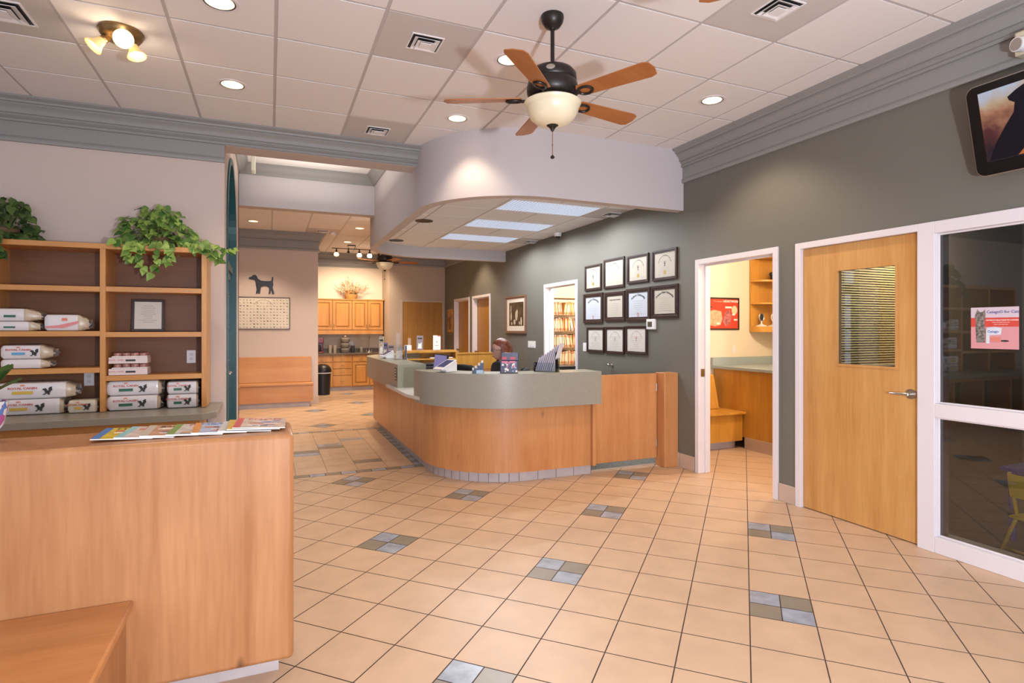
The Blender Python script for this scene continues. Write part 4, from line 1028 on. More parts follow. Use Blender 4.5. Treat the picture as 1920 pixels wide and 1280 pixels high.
for k in range(11):
    a = rnd.uniform(0, 2 * PI) if k > 2 else [.1, -.25, .3][k]; L = rnd.uniform(.14, .22)
    z0 = .16; base = Vector((.03 * math.cos(a), .03 * math.sin(a), z0)); up = .9 if k % 2 else .5
    rows = []
    for i in range(9):
        u = i / 8; wd = .038 * math.sin(PI * min(1, u * .93 + .07)) ** .6 if u < 1 else .004
        c = base + Vector((math.cos(a) * L * .55 * u, math.sin(a) * L * .55 * u, L * up * u * (1.1 - .35 * u))); sdir = Vector((-math.sin(a), math.cos(a), 0))
        rows.append([tuple(c + sdir * wd * q + Vector((0, 0, .010 * abs(q)))) for q in (-1, -.5, 0, .5, 1)])
    f.grid(rows)
part('leaves', f, mat('broad_leaf', (.035, .09, .022), .3), t)
# ---------------------------------------------------------------- framed certificates on the olive wall
RW = -PI / 2
certs = [ # y0(left) y1(right) z0 z1 kind
 (6.953, 6.516, 2.007, 2.353, 'vet', 'seal', 'small-script certificate with gold seal, leftmost of the top row'),
 (6.464, 5.979, 2.005, 2.385, 'vet', 'none', 'pale certificate without a seal, second in the top row'),
 (5.924, 5.489, 2.030, 2.369, 'vet', 'seal', 'certificate with dark snake emblem and gold seal, third in the top row'),
 (5.427, 4.983, 2.026, 2.368, 'vet', 'seal', 'certificate with gold seal at the right end of the top row'),
 (6.991, 6.479, 1.562, 1.966, 'uni', 'oval', 'university diploma with oval stamp at the left end of the middle row'),
 (6.444, 5.969, 1.582, 1.955, 'osu', 'none', 'diploma with straight small title, second in the middle row'),
 (5.957, 5.455, 1.574, 1.969, 'uni', 'oval', 'bluish-white university diploma with red oval stamp, third in the middle row'),
 (5.450, 4.967, 1.601, 1.972, 'osb', 'none', 'diploma with arched bold title, right end of the middle row above the thermostat'),
 (6.901, 6.450, 1.168, 1.506, 'pale', 'none', 'pale certificate at the left end of the bottom row'),
 (6.430, 5.982, 1.165, 1.510, 'pale', 'none', 'pale certificate in the middle of the bottom row'),
 (5.967, 5.517, 1.178, 1.519, 'pale', 'none', 'pale certificate with red emblem at the right end of the bottom row')]
M_CERT = mat('certificate_paper', (.52, .47, .39), .6); M_CERTW = mat('certificate_white', (.54, .57, .63), .6)
for y0, y1, z0, z1, kind, seal, l in certs:
    y1 += .006; y0 -= .006
    w_, h_ = y0 - y1, z1 - z0; t = thing('framed_certificate', l, 'framed certificate', (4.0605, (y0 + y1) / 2, (z0 + z1) / 2), RW, 'framed certificates on the olive wall')
    fw_ = .034 if kind in ('vet', 'pale') else .052
    b = B(); a_, c_ = w_ / 2, h_ / 2
    for k, (o, i_, y_) in enumerate(((0, fw_ * .6, -.022), (fw_ * .55, fw_, -.016))):
        b.box(-a_ + o, a_ - o, y_, 0, c_ - i_, c_ - o); b.box(-a_ + o, a_ - o, y_, 0, -c_ + o, -c_ + i_); b.box(-a_ + o, -a_ + i_, y_, 0, -c_ + i_, c_ - i_); b.box(a_ - i_, a_ - o, y_, 0, -c_ + i_, c_ - i_)
    part('frame', b, M_FRAME, t, bev=.0025)
    pw_, ph_ = a_ - fw_ + .002, c_ - fw_ + .002
    b = B(); b.box(-pw_, pw_, -.008, -.003, -ph_, ph_); doc = part('document', b, M_CERTW if kind == 'uni' else (mat('certificate_pale', (.68, .63, .58), .6) if kind == 'pale' else M_CERT), t)
    ink = M_GINK if kind == 'pale' else M_INK; yt = -.0085
    b = B()
    if kind in ('vet', 'pale'):
        text('arched_title', 'DOCTOR OF VETERINARY MEDICINE', .016, ink, doc, (0, yt, ph_ - .035), (R(90), 0, 0), .0003, curve=.115, sp=1.1)
        text('emblem', 'V', .055, M_RINK if l.startswith('pale certificate with red') else (ink if seal == 'seal' else M_GINK), doc, (0, yt, .02), (R(90), 0, 0), .0003, bold=.0008)
        text('snake', 'S', .05, ink if kind == 'vet' and seal == 'seal' else M_GINK, doc, (0, yt - .0004, .0), (R(90), 0, 0), .0003, bold=.001)
        n0 = .0
        b.box(-pw_ + .01, pw_ - .01, yt - .0004, yt, ph_ - .014, ph_ - .0128); b.box(-pw_ + .01, pw_ - .01, yt - .0004, yt, -ph_ + .0128, -ph_ + .014)
    else:
        title = {'uni': 'Auburn University', 'osu': 'Oregon State University', 'osb': 'Oregon State University'}[kind]
        if kind == 'osu': text('title', title, .026, M_INK, doc, (0, yt, ph_ - .05), (R(90), 0, 0), .0003, bold=.0004)
        else: text('arched_title', title, .040 if kind == 'uni' else .034, M_INK, doc, (0, yt, ph_ - .030), (R(90), 0, 0), .0003, curve=.22, bold=.0011)
    rnd = random.Random(int(y0 * 100))
    for k in range(7):
        ww = rnd.uniform(.25, .62) * pw_; z = ph_ * .28 - k * ph_ * .17
        if abs(z) > .01 or kind not in ('vet',): b.box(-ww, ww, yt - .0004, yt, z, z + .0022)
    for s in (-1, 1): b.box(s * pw_ * .75, s * pw_ * .38, yt - .0004, yt, -ph_ * .78, -ph_ * .78 + .0022)
    part('print_lines', b, M_GINK, doc)
    if seal == 'seal':
        b = B(); b.prism([(.020 * math.cos(2 * PI * k / 24), -ph_ * .60 + .024 * math.sin(2 * PI * k / 24)) for k in range(24)], -yt, -yt + .0012, 0, 'y'); part('gold_seal', b, M_GOLD, doc)
    if seal == 'oval':
        b = B(); b.tube([(.014 * math.cos(2 * PI * k / 20), yt - .0005, -ph_ * .80 + .022 * math.sin(2 * PI * k / 20)) for k in range(21)], .0025, 6); part('oval_stamp', b, M_RINK, doc)

# thermostat, switches, coat hook
t = thing('thermostat', 'small white thermostat with dark screen at the lower right of the certificates', 'thermostat', (4.06, 5.44, 1.535), RW)
b = B(); b.box(-.078, .078, -.028, 0, -.06, .06); part('housing', b, M_WPLASTIC, t, bev=.006)
b = B(); b.box(-.05, .03, -.030, -.028, -.03, .03); part('screen', b, mat('lcd', (.10, .09, .06), .2), t)
plate('light_switch', 'wide white light switch plate on the olive wall under the brown framed picture', 'light switch', 4.06, 8.73, 1.225, RW, .30, .115, 'switch')
plate('light_switch', 'white light switch plate half hidden by the bottom left certificate', 'light switch', 4.06, 6.955, 1.23, RW, .12, .12, 'switch')
t = thing('coat_hook', 'small steel coat hook on the olive wall above the swing gate', 'hook', (4.06, 6.28, 1.02), RW)
b = B(); b.cyl((0, 0, 0), (0, -.008, 0), .03, seg=20); b.cyl((0, -.008, 0), (0, -.05, .0), .010); b.ball((0, -.055, 0), .020, 12, 8); part('hook', b, M_STEEL, t)

# brown framed picture (dogs) and wooden relief
t = thing('framed_picture', 'brown framed sepia picture of white animals beside the records doorway', 'framed picture', (4.0605, 9.39, 1.74), RW)
a_, c_ = .455, .335; b = B()
for o, i_, y_ in ((0, .03, -.035), (.028, .045, -.022)):
    b.box(-a_ + o, a_ - o, y_, 0, c_ - i_, c_ - o); b.box(-a_ + o, a_ - o, y_, 0, -c_ + o, -c_ + i_); b.box(-a_ + o, -a_ + i_, y_, 0, -c_ + i_, c_ - i_); b.box(a_ - i_, a_ - o, y_, 0, -c_ + i_, c_ - i_)
part('frame', b, mat('walnut_frame', (.20, .10, .06), .4), t, bev=.003)
b = B(); b.box(-.42, .42, -.010, -.003, -.30, .30); part('mat_board', b, mat('mat_cream', (.78, .68, .56), .7), t)
b = B(); b.box(-.30, .34, -.012, -.009, -.20, .22); pic = part('print', b, mat('sepia_print', (.075, .045, .022), .5, var=.6, vscale=9), t)
b = B(); rnd = random.Random(8)
for px, pz, rx, rz_ in ((-.22, .10, .018, .09), (-.21, -.03, .035, .08), (.03, -.02, .06, .09), (.06, .05, .03, .05), (-.05, -.13, .05, .055), (.24, -.12, .04, .08), (.16, -.15, .025, .03), (-.18, -.16, .03, .03)):
    b.prism([(px + rx * math.cos(q * .5236) * rnd.uniform(.8, 1.1), pz + rz_ * math.sin(q * .5236) * rnd.uniform(.8, 1.1)) for q in range(12)], .0122, .0128 + .0003 * rnd.random(), 0, 'y')
part('animal_shapes', b, mat('sepia_light', (.55, .45, .30), .6), pic)
t = thing('wood_relief', 'tall narrow wooden relief hanging beside the far tan door', 'wall decoration', (4.0605, 13.42, 1.69), RW)
b = B(); b.box(-.22, .22, -.02, 0, -.29, .28); part('board', b, wood('relief_wood', (.52, .29, .10), (.36, .17, .05), 'z', .5), t, bev=.004)
b = B(); b.ball((-.03, -.025, .02), (.07, .02, .07), 12, 8); b.ball((.0, -.025, -.12), (.10, .02, .10), 12, 8); b.ball((.1, -.025, .08), (.04, .015, .06), 10, 6); part('carved_figure', b, mat('relief_dark', (.20, .11, .05), .6), t)
b = B(); b.box(-.1, .14, -.03, 0, -.36, -.30); part('name_plate', b, mat('relief_plate', (.20, .14, .09), .6), t)

# ---------------------------------------------------------------- wall television and emergency light
t = thing('wall_television', 'wall-mounted television showing a black dog, tilted down at the top right', 'television', (3.92, 1.69, 2.655)); t.rotation_euler = (R(14), 0, RW)
tw, th_ = .80, .53
def rrect(w_, h_, r, n=6):
    o = []
    for cx, cz, a0 in ((w_ / 2 - r, h_ / 2 - r, 0), (-w_ / 2 + r, h_ / 2 - r, 90), (-w_ / 2 + r, -h_ / 2 + r, 180), (w_ / 2 - r, -h_ / 2 + r, 270)):
        o += [(cx + r * math.cos(R(a0 + 90 * k / n)), cz + r * math.sin(R(a0 + 90 * k / n))) for k in range(n + 1)]
    return o
b = B(); b.prism(rrect(tw, th_, .05), -.04, .04, 0, 'y'); part('rim', b, M_STEEL, t, bev=.003)
b = B(); b.prism(rrect(tw - .012, th_ - .012, .046), .036, .044, 0, 'y'); part('bezel', b, mat('gloss_black', (.01, .009, .009), .12), t)
b = B(); b.box(-.335, .335, -.0455, -.044, -.185, .215)
def screen_mat():
    m = bpy.data.materials.new('screen_painting'); m.use_nodes = True; nt = m.node_tree; bs_ = nt.nodes['Principled BSDF']
    tc = nt.nodes.new('ShaderNodeTexCoord'); n = nt.nodes.new('ShaderNodeTexNoise'); n.inputs['Scale'].default_value = 5; n.inputs['Detail'].default_value = 5; nt.links.new(tc.outputs['Object'], n.inputs[0])
    sx = nt.nodes.new('ShaderNodeSeparateXYZ'); nt.links.new(tc.outputs['Object'], sx.inputs[0])
    a = nt.nodes.new('ShaderNodeMath'); a.operation = 'MULTIPLY_ADD'; a.inputs[1].default_value = 1.5; nt.links.new(sx.outputs[2], a.inputs[0]); 
    a2 = nt.nodes.new('ShaderNodeMath'); a2.operation = 'MULTIPLY_ADD'; a2.inputs[1].default_value = 1.0; a2.inputs[2].default_value = -.06; nt.links.new(n.outputs['Fac'], a2.inputs[0]); nt.links.new(a2.outputs[0], a.inputs[2])
    r = nt.nodes.new('ShaderNodeValToRGB'); r.color_ramp.elements[0].color = (.012, .006, .012, 1); r.color_ramp.elements[0].position = .15; r.color_ramp.elements[1].position = .85; r.color_ramp.elements[1].color = (.42, .47, .60, 1)
    for p_, c in ((.33, (.09, .02, .02)), (.50, (.36, .16, .09)), (.62, (.45, .33, .22))):
        e = r.color_ramp.elements.new(p_); e.color = (*c, 1)
    nt.links.new(a.outputs[0], r.inputs[0]); nt.links.new(r.outputs[0], bs_.inputs['Emission Color']); bs_.inputs['Emission Strength'].default_value = .9; bs_.inputs['Base Color'].default_value = (.01, .01, .01, 1); bs_.inputs['Roughness'].default_value = .25
    return m
scr = part('screen', b, screen_mat(), t)
b = B(); b.at((-.02, 0, 0)); b.prism([(-.30, -.18), (-.26, -.09), (-.20, .0), (-.155, .06), (-.145, .11), (-.17, .13), (-.175, .15), (-.135, .175), (-.09, .195), (-.03, .19), (.0, .165), (.04, .13), (.05, .10), (.015, .09), (.02, .05), (.06, .02), (.09, -.05), (.12, -.18)], .0456, .0462, 0, 'y')
part('dog_image', b, mat('screen_black', (.006, .006, .012), .25), scr)
b = B(); b.prism([(-.18, -.18), (-.12, -.12), (-.02, -.08), (.1, -.07), (.2, -.10), (.3, -.18)], .0464, .0467, 0, 'y'); part('brown_dog_image', b, mat('screen_brown', (.20, .06, .02), .3, emit=.35, ecol=(.45, .13, .04), var=.5, vscale=18), scr)
b = B(); b.ball((-.055, -.0462, .055), (.010, .001, .010), 10, 6); b.ball((-.06, -.0462, .078), (.008, .001, .006), 10, 6); b.ball((-.08, -.0465, .16), (.006, .001, .005), 8, 6); part('collar_image', b, mat('screen_blue', (.3, .4, .6), .3, emit=.4), scr)
b = B(); b.box(-.12, .12, .02, .10, -.12, .12); b.box(-.04, .04, .08, .15, -.04, .04); part('wall_bracket', b, M_BLACK, t)
t = thing('emergency_light', 'cream emergency light unit on the crown above the television, at the right edge', 'emergency light', (4.04, 1.74, 3.10), RW)
b = B(); b.box(-.17, .17, -.085, .0, -.055, .085); part('housing', b, mat('cream_plastic', (.66, .58, .42), .4), t, bev=.01)
for s in (-1, 1):
    b = B(); b.cyl((s * .12, -.085, .0), (s * .135, -.135, -.005), .042, .040, 20); b.ball((s * .12, -.088, .0), .045, 16, 10); h = part('lamp_head', b, M_WPLASTIC, t)
    b = B(); b.cyl((s * .135, -.136, -.005), (s * .136, -.139, -.005), .034, .034, 20); part('lamp_lens', b, M_STEEL, h)

# cat poster stuck on the glass
t = thing('cat_poster', 'pink and red cat flea-treatment poster stuck on the upper glass pane', 'poster', (4.084, 2.072, 1.484), RW)
b = B(); b.box(-.126, .126, -.0008, 0, -.128, .128); part('sheet', b, mat('poster_pink', (.66, .30, .32), .5), t)
b = B(); b.box(-.126, .126, -.0012, -.0008, .062, .128); part('top_band', b, mat('poster_lilac', (.62, .52, .58), .5), t)
b = B(); b.box(-.126, .126, -.0014, -.0010, .008, .064); part('red_band', b, mat('poster_red', (.62, .07, .05), .5), t)
text('lettering', 'Catego\u00ae for Cats', .0235, mat('ink_violet', (.14, .12, .30), .5), t, (.045, -.0014, .098), (R(90), 0, 0), .0003, bold=.0006)
text('lettering', 'CATEGO\u00ae KILLS FLEAS IN 6 HOURS', .0105, M_PAPER, t, (.040, -.0016, .048), (R(90), 0, 0), .0002, bold=.0003)
text('lettering', 'EFFECTIVE TREATMENT FOR', .007, M_PAPER, t, (.035, -.0016, .034), (R(90), 0, 0), .0002); text('lettering', 'FLEAS, TICKS AND LICE', .007, M_PAPER, t, (.035, -.0016, .022), (R(90), 0, 0), .0002)
M_TABBY = mat('tabby_print', (.20, .17, .15), .6, var=.75, vscale=70)
b = B(); b.prism([(-.095, -.09), (-.10, .0), (-.098, .04), (-.105, .07), (-.10, .09), (-.09, .118), (-.078, .10), (-.062, .10), (-.048, .115), (-.045, .085), (-.048, .06), (-.052, .03), (-.045, -.02), (-.048, -.09)], .0016, .0020, 0, 'y'); part('cat_image', b, M_TABBY, t)
b = B(); b.prism([(-.04, .0), (.0, .008), (.04, .0), (.036, -.04), (-.028, -.045)], .0016, .0020, 0, 'y'); b.box(-.042, -.024, -.0021, -.0016, -.095, -.01); part('package_image', b, mat('pack_white', (.65, .68, .74), .5), t)
text('lettering', 'Catego', .020, mat('ink_blue', (.08, .14, .42), .4), t, (-.006, -.0022, -.022), (R(90), 0, 0), .0002, bold=.0005)
b = B(); b.box(-.02, .035, -.0020, -.0016, -.085, -.055); part('salmon_patch', b, mat('patch_salmon', (.68, .22, .18), .5), t)
b = B(); b.ball((.055, -.0018, -.078), (.022, .0006, .006), 12, 6); part('dark_capsule', b, M_INK, t)

# ---------------------------------------------------------------- playroom seen through the glass
M_BLUE = mat('blue_paint', (.012, .05, .30), .35); M_YEL = mat('yellow_paint', (.62, .44, .01), .35)
t = thing('kids_table', "child's blue table behind the lower glass pane", 'table', (5.10, 2.01, 0))
b = B(); b.box(-.38, .38, -.40, .36, .49, .515); part('table_top', b, M_BLUE, t, bev=.006)
b = B(); b.box(-.35, .35, -.37, -.35, .42, .49); b.box(-.35, .35, .31, .33, .42, .49); b.box(-.35, -.33, -.35, .31, .42, .49); b.box(.33, .35, -.35, .31, .42, .49); part('apron', b, M_BLUE, t)
for sx_ in (-1, 1):
    for sy_ in (-.34, .30):
        b = B(); b.cyl((sx_ * .33, sy_, 0), (sx_ * .33, sy_, .49), .022, .028, 14); part('leg', b, M_BLUE, t)
def kchair(x, y, rz, l, m=M_YEL):
    t = thing('kids_chair', l, 'chair', (x, y, 0), rz, "children's chairs at the blue table")
    b = B(); b.box(-.14, .14, -.14, .14, .29, .305); part('seat', b, m, t, bev=.006)
    b = B(); b.at((0, .14, .33), (R(-10), 0, 0)); b.box(-.12, .12, -.006, .006, .10, .25); part('backrest', b, m, t, bev=.005)
    for s in (-1, 1):
        b = B(); b.cyl((s * .17, .20, 0), (s * .115, .10, .30), .011); b.cyl((s * .115, .10, .30), (s * .115, .17, .58), .011); part('back_leg', b, m, t)
        b = B(); b.cyl((s * .16, -.16, 0), (s * .12, -.10, .29), .011); part('front_leg', b, m, t)
    b = B(); b.cyl((-.155, .165, .10), (.155, .165, .10), .007); b.cyl((-.148, -.14, .10), (.148, -.14, .10), .007); part('stretcher', b, m, t)
    return t
kchair(4.42, 1.95, R(84), "yellow child's chair nearest the lower glass pane")
kchair(5.72, 1.85, R(-80), "blue child's chair at the far side of the blue table", M_BLUE)
t = thing('display_shelf', 'low wooden shelf with toys along the back of the dark playroom', 'shelf', (4.9, 3.28, 0))
for z in (.02, .32, .60, .86): b = B(); b.box(-.7, .35, -.17, .17, z, z + .02); part('shelf_board', b, M_YEL if z == .86 else W_BOOK, t)
for x in (-.7, .33): b = B(); b.box(x, x + .02, -.17, .17, 0, 1.0); part('side_panel', b, W_BOOK, t)
for k, (nm, l, x, z, r_, c) in enumerate((('stuffed_toy', 'red stuffed toy on the playroom shelf', 4.42, .88, .075, (.35, .02, .02)), ('stuffed_toy', 'orange stuffed toy on the playroom shelf', 4.58, .88, .065, (.50, .12, .02)), ('stuffed_toy', 'tan stuffed toy on the playroom shelf', 4.76, .88, .08, (.50, .34, .16)))):
    t = thing(nm, l, 'toy', (x, 3.22, z), group='stuffed toys')
    m = mat('plush_%d' % k, c, .95, bump=.6, bscale=200)
    b = B(); b.ball((0, 0, r_ * .8), (r_, r_ * .8, r_ * .8), 14, 10); part('body', b, m, t)
    b = B(); b.ball((0, -r_ * .6, r_ * 1.5), r_ * .55, 12, 8); b.ball((-r_ * .4, -r_ * .5, r_ * 2.0), r_ * .2, 8, 6); b.ball((r_ * .4, -r_ * .5, r_ * 2.0), r_ * .2, 8, 6); hd = part('head', b, m, t)
    b = B(); b.ball((-r_ * .2, -r_ * 1.12, r_ * 1.6), r_ * .08, 8, 6); b.ball((r_ * .2, -r_ * 1.12, r_ * 1.6), r_ * .08, 8, 6); part('eyes', b, M_BLACK, hd)
for k, (x, z, c) in enumerate(((4.40, .34, (.1, .3, .15)), (4.62, .34, (.5, .4, .1)), (4.85, .34, (.3, .1, .1)), (4.45, .62, (.1, .15, .4)), (4.75, .62, (.5, .15, .1)))):
    b = B(); b.cbox((0, 0, .06), (.15, .2, .12)); tag(mk('toy_box', b, mat('toybox_%d' % k, c, .5), bev=.004, loc=(x, 3.28, z + .001)), ['green', 'yellow', 'dark red', 'blue', 'orange'][k] + ' toy box on the playroom shelves', 'box', 'toy boxes')
lamp('blind_fill', 'AREA', (5.3, 2.9, 2.5), 20, (1, .88, .62), (R(35), 0, 0), shape='RECTANGLE', size=.8, size_y=.2)  # unseen fill added to light the blind in the dark playroom
# window blind on the partition, seen through the door window
t = thing('window_blind', 'cream horizontal blind seen through the door window', 'blind', (5.5, 3.47, 0))
b = B()
for k in range(46): b.at((0, 0, 1.17 + k * .022), (R(58), 0, 0)); b.box(-.93, .12, -.0125, .0125, -.0008, .0008)
M_BLIND = mat('blind_slat', (.75, .62, .34), .6); part('slats', b, M_BLIND, t)
b = B(); b.box(-.95, .14, -.02, .02, 2.17, 2.21); b.box(-.93, .12, -.012, .012, 1.145, 1.158); part('rails', b, M_PAPER, t)

# ---------------------------------------------------------------- exam room
t = thing('exam_counter', 'honey maple exam counter with blue-grey top behind the exam doorway', 'counter', (0, 0, 0))
b = B(); b.box(5.42, 7.19, 4.0, 5.94, .14, .965); part('front_panel', b, W_EXAM, t)
M_BLT = mat('blue_grey_laminate', (.34, .40, .41), .3)
b = B(); b.box(5.37, 7.19, 3.95, 5.945, .965, 1.0); b.box(5.37, 7.19, 5.90, 5.945, 1.0, 1.105); part('counter_top', b, M_BLT, t, bev=.003)
b = B(); b.box(5.405, 5.42, 4.0, 5.39, 0, .14); part('tile_base', b, M_BASE, t)
t = thing('exam_bench', 'honey maple bench with tall back in the corner of the exam room', 'bench', (0, 0, 0))
b = B(); b.box(4.19, 5.415, 5.37, 5.94, .43, .458); part('seat', b, W_EXAM, t, bev=.006)
b = B(); b.box(4.19, 5.40, 5.42, 5.45, .10, .43); part('front_panel', b, W_EXAM, t)
b = B(); b.box(4.19, 5.36, 5.50, 5.53, 0, .10); part('toe_kick', b, M_TOE, t)
b = B(); b.prism([(5.70, .458), (5.93, .458), (5.93, .90), (5.84, .90), (5.80, .88)], 4.19, 5.30, 0, 'x'); part('backrest', b, W_EXAM, t, bev=.012)
# rounded corner shelf unit
t = thing('corner_shelf_unit', 'honey wood corner shelf unit with rounded shelves on the exam room wall', 'shelf unit', (6.05, 5.94, 0))
b = B(); b.box(0, 1.1, -.02, 0, 1.44, 2.50); part('back_panel', b, W_EXAM, t)
for z, hh in ((1.44, .075), (1.815, .022), (2.12, .022), (2.44, .06)):
    b = B(); b.prism([(.0, -.02), (.0, -.12), (.03, -.17), (.09, -.23), (.18, -.275), (.30, -.30), (1.1, -.30), (1.1, -.02)], z, z + hh); part('shelf', b, W_EXAM, t)
for x, l in ((6.15, 'oval stand mirror ornament on the lowest corner shelf, left one'), (6.37, 'round ringed ornament on the lowest corner shelf, right one')):
    t = thing('desk_ornament', l, 'ornament', (x, 5.83, 1.516), group='ornaments on the corner shelf')
    b = B(); b.lathe([(.075, 0), (.065, .012), (.02, .028), (.010, .035), (.009, .075), (0, .075)], 20); part('base', b, M_WPLASTIC, t)
    b = B()
    b.tube([(.042 * math.cos(2 * PI * k / 20), 0, .125 + .052 * math.sin(2 * PI * k / 20)) for k in range(21)], .007, 8); part('ring', b, M_STEEL if x < 6.2 else M_WPLASTIC, t)
    b = B(); b.ball((0, 0, .125), (.036, .006, .045), 14, 8); part('disc', b, M_INK if x < 6.2 else M_GOLD, t)
t = thing('dark_figurine', 'dark animal figurine on the upper corner shelf', 'figurine', (6.36, 5.80, 2.142))
b = B(); b.ball((0, 0, .05), (.075, .05, .05), 14, 10); b.ball((-.06, 0, .085), .032, 12, 8); b.ball((.07, 0, .03), (.03, .02, .015), 8, 6); part('body', b, M_BLACK, t)
t = thing('heartworm_poster', 'red heartworm information poster with black frame in the exam room', 'poster', (5.49, 5.949, 1.686))
a_, c_ = .37, .215
b = B(); b.box(-a_, a_, -.015, 0, c_ - .018, c_); b.box(-a_, a_, -.015, 0, -c_, -c_ + .018); b.box(-a_, -a_ + .016, -.015, 0, -c_, c_); b.box(a_ - .016, a_, -.015, 0, -c_, c_); part('frame', b, M_FRAME, t)
b = B(); b.box(-a_ + .012, a_ - .012, -.006, -.002, -c_ + .012, c_ - .012); sh_ = part('sheet', b, mat('poster_orange_red', (.60, .055, .025), .5), t)
text('lettering', 'The dangerous', .034, mat('poster_peach', (.85, .45, .30), .5), sh_, (.03, -.007, .165), (R(90), 0, 0), .0004); text('lettering', 'HEARTWORM', .042, M_PAPER, sh_, (.235, -.007, .165), (R(90), 0, 0), .0004, bold=.0014)
b = B(); b.prism([(-.20, -.14), (-.21, -.04), (-.16, .03), (-.06, .05), (.06, .03), (.08, -.06), (.05, -.15), (-.05, -.17)], .007, .0078, 0, 'y'); b.ball((-.31, -.007, .165), (.03, .0006, .03), 14, 6); part('heart_image', b, mat('poster_peach2', (.80, .42, .25), .6, var=.3, vscale=30), sh_)
b = B(); b.prism([(.08, -.1), (.13, .02), (.20, .06), (.24, -.02), (.22, -.13), (.14, -.17)], .007, .0076, 0, 'y'); part('vessel_image', b, mat('poster_mauve', (.45, .14, .14), .6, var=.5, vscale=30), sh_)
b = B(); b.ball((.29, -.007, .05), (.05, .0006, .06), 14, 6); part('inset_circle', b, mat('poster_cream', (.85, .62, .42), .6), sh_)
b = B()
for x, z, ww in ((.13, .085, .11), (-.28, .05, .08), (-.30, -.075, .06), (.25, -.01, .05), (.28, -.08, .06), (-.02, -.13, .06)): b.box(x, x + ww, -.009, -.0075, z - .012, z + .012)
part('caption_boxes', b, M_PAPER, sh_)
b = B(); b.box(-.35, -.10, -.0085, -.007, .078, .095); part('dark_caption', b, M_INK, sh_)
plate('light_switch', 'white light switch on the exam room wall below the red poster', 'light switch', 5.775, 5.949, 1.205, 0, .06, .10, 'switch')

# ---------------------------------------------------------------- records room: filing shelves with folders
t = thing('filing_shelves', 'open filing shelves full of record folders in the bright records room', 'shelves', (4.45, 8.72, 0))
for z in (.28, .58, .88, 1.165, 1.45, 1.727, 2.02): b = B(); b.box(0, 1.2, 0, .32, z - .012, z); part('shelf_board', b, mat('shelf_brown', (.22, .12, .06), .6), t)
for x in (-.02, 1.2): b = B(); b.box(x, x + .02, 0, .34, 0, 2.03); part('side_panel', b, M_BLACK if x < 0 else M_FRAME, t)
fcol = [mat('folder_manila', (.74, .50, .30), .7), mat('folder_cream', (.78, .62, .45), .7), mat('folder_white', (.74, .66, .60), .7), mat('folder_orange', (.72, .36, .14), .7)]
tabc = [mat('tab_brown', (.34, .13, .06), .6), mat('tab_red', (.55, .14, .08), .6), mat('tab_green', (.25, .40, .12), .6), mat('tab_orange', (.62, .24, .03), .6), mat('tab_grey', (.45, .42, .45), .6)]
def folder(m, mt, h):
    t = thing('record_folder', 'manila record folder standing on the filing shelves', 'folder', (0, 0, 0))
    b = B(); b.box(-.0065, .0065, 0, .24, 0, h); part('folder', b, m, t)
    b = B(); b.box(-.0075, .0075, -.006, .0, h * .06, h * .22, 0); b.box(-.0078, .0078, -.007, 0, h * .88, h * .97, 0); part('colour_tab', b, mt, t)
    return t
rnd = random.Random(21); protos = [folder(fcol[k % 4], tabc[(k * 2 + k // 4) % 5], .205 + .006 * (k % 5)) for k in range(8)]
rowsn = {1.727: 'top', 1.45: 'second', 1.165: 'third', .88: 'fourth', .58: 'lowest visible'}
for z, rn in rowsn.items():
    x = 4.465; run = 0
    while x < 5.02:
        if run <= 0: lean = rnd.uniform(-.16, .16); run = rnd.randint(4, 9); x += .008
        k = rnd.randrange(8); run -= 1
        f = dup(protos[k], (x + abs(lean) * .09 + .004, 8.735 + rnd.uniform(-.012, .02), z + .001), 0, 'manila record folder standing in the %s row of the filing shelves' % rn, 'record folders on the %s shelf' % rn)
        f.rotation_euler = (0, lean, 0); x += .0185
for p_ in protos:
    for o in [p_] + list(p_.children): bpy.data.objects.remove(o)
# ---------------------------------------------------------------- far area: dog sign, dog chart, L-shaped bench
DOG = [(0, .80), (.04, .86), (.12, .90), (.16, .97), (.25, 1.0), (.32, .93), (.36, .80), (.47, .70), (.62, .68), (.80, .68), (.88, .70), (.90, .80), (.90, .90), (.93, .92), (.96, .86), (.95, .72), (.95, .60),
       (.96, .48), (.93, .36), (.96, .22), (.99, .08), (1.0, .0), (.90, .0), (.90, .06), (.87, .22), (.84, .02), (.77, .0), (.78, .06), (.80, .25), (.76, .38), (.60, .42), (.48, .36), (.46, .20), (.44, .02), (.36, .0), (.37, .06), (.38, .18), (.35, .02), (.28, .0), (.29, .08), (.31, .22), (.28, .42), (.27, .58), (.24, .72), (.18, .74), (.06, .75)]
t = thing('dog_sign', 'black dog silhouette sign with thin collar above the breed chart', 'wall sign', (-.376, 12.029, 2.165))
b = B(); b.prism([(x * .455, z * .36) for x, z in DOG], 0, .012, 0, 'y'); part('silhouette', b, mat('sign_black', (.018, .014, .016), .3), t, bev=.002)
b = B(); b.tube([(.13, -.014, .265), (.16, -.015, .215), (.20, -.014, .18)], .004, 6); b.ball((.165, -.018, .215), .008, 8, 6); part('collar', b, M_STEEL, t)
t = thing('breed_chart', 'framed chart of many small dog drawings above the far bench', 'chart', (-.115, 12.029, 1.79))
a_, c_ = .475, .31; b = B(); b.box(-a_, a_, -.018, 0, c_ - .012, c_); b.box(-a_, a_, -.018, 0, -c_, -c_ + .012); b.box(-a_, -a_ + .012, -.018, 0, -c_, c_); b.box(a_ - .012, a_, -.018, 0, -c_, c_); part('frame', b, M_FRAME, t)
b = B(); b.box(-a_ + .01, a_ - .01, -.008, -.002, -c_ + .01, c_ - .01); sh_ = part('sheet', b, M_CPAPER, t)
b = B(); rnd = random.Random(4)
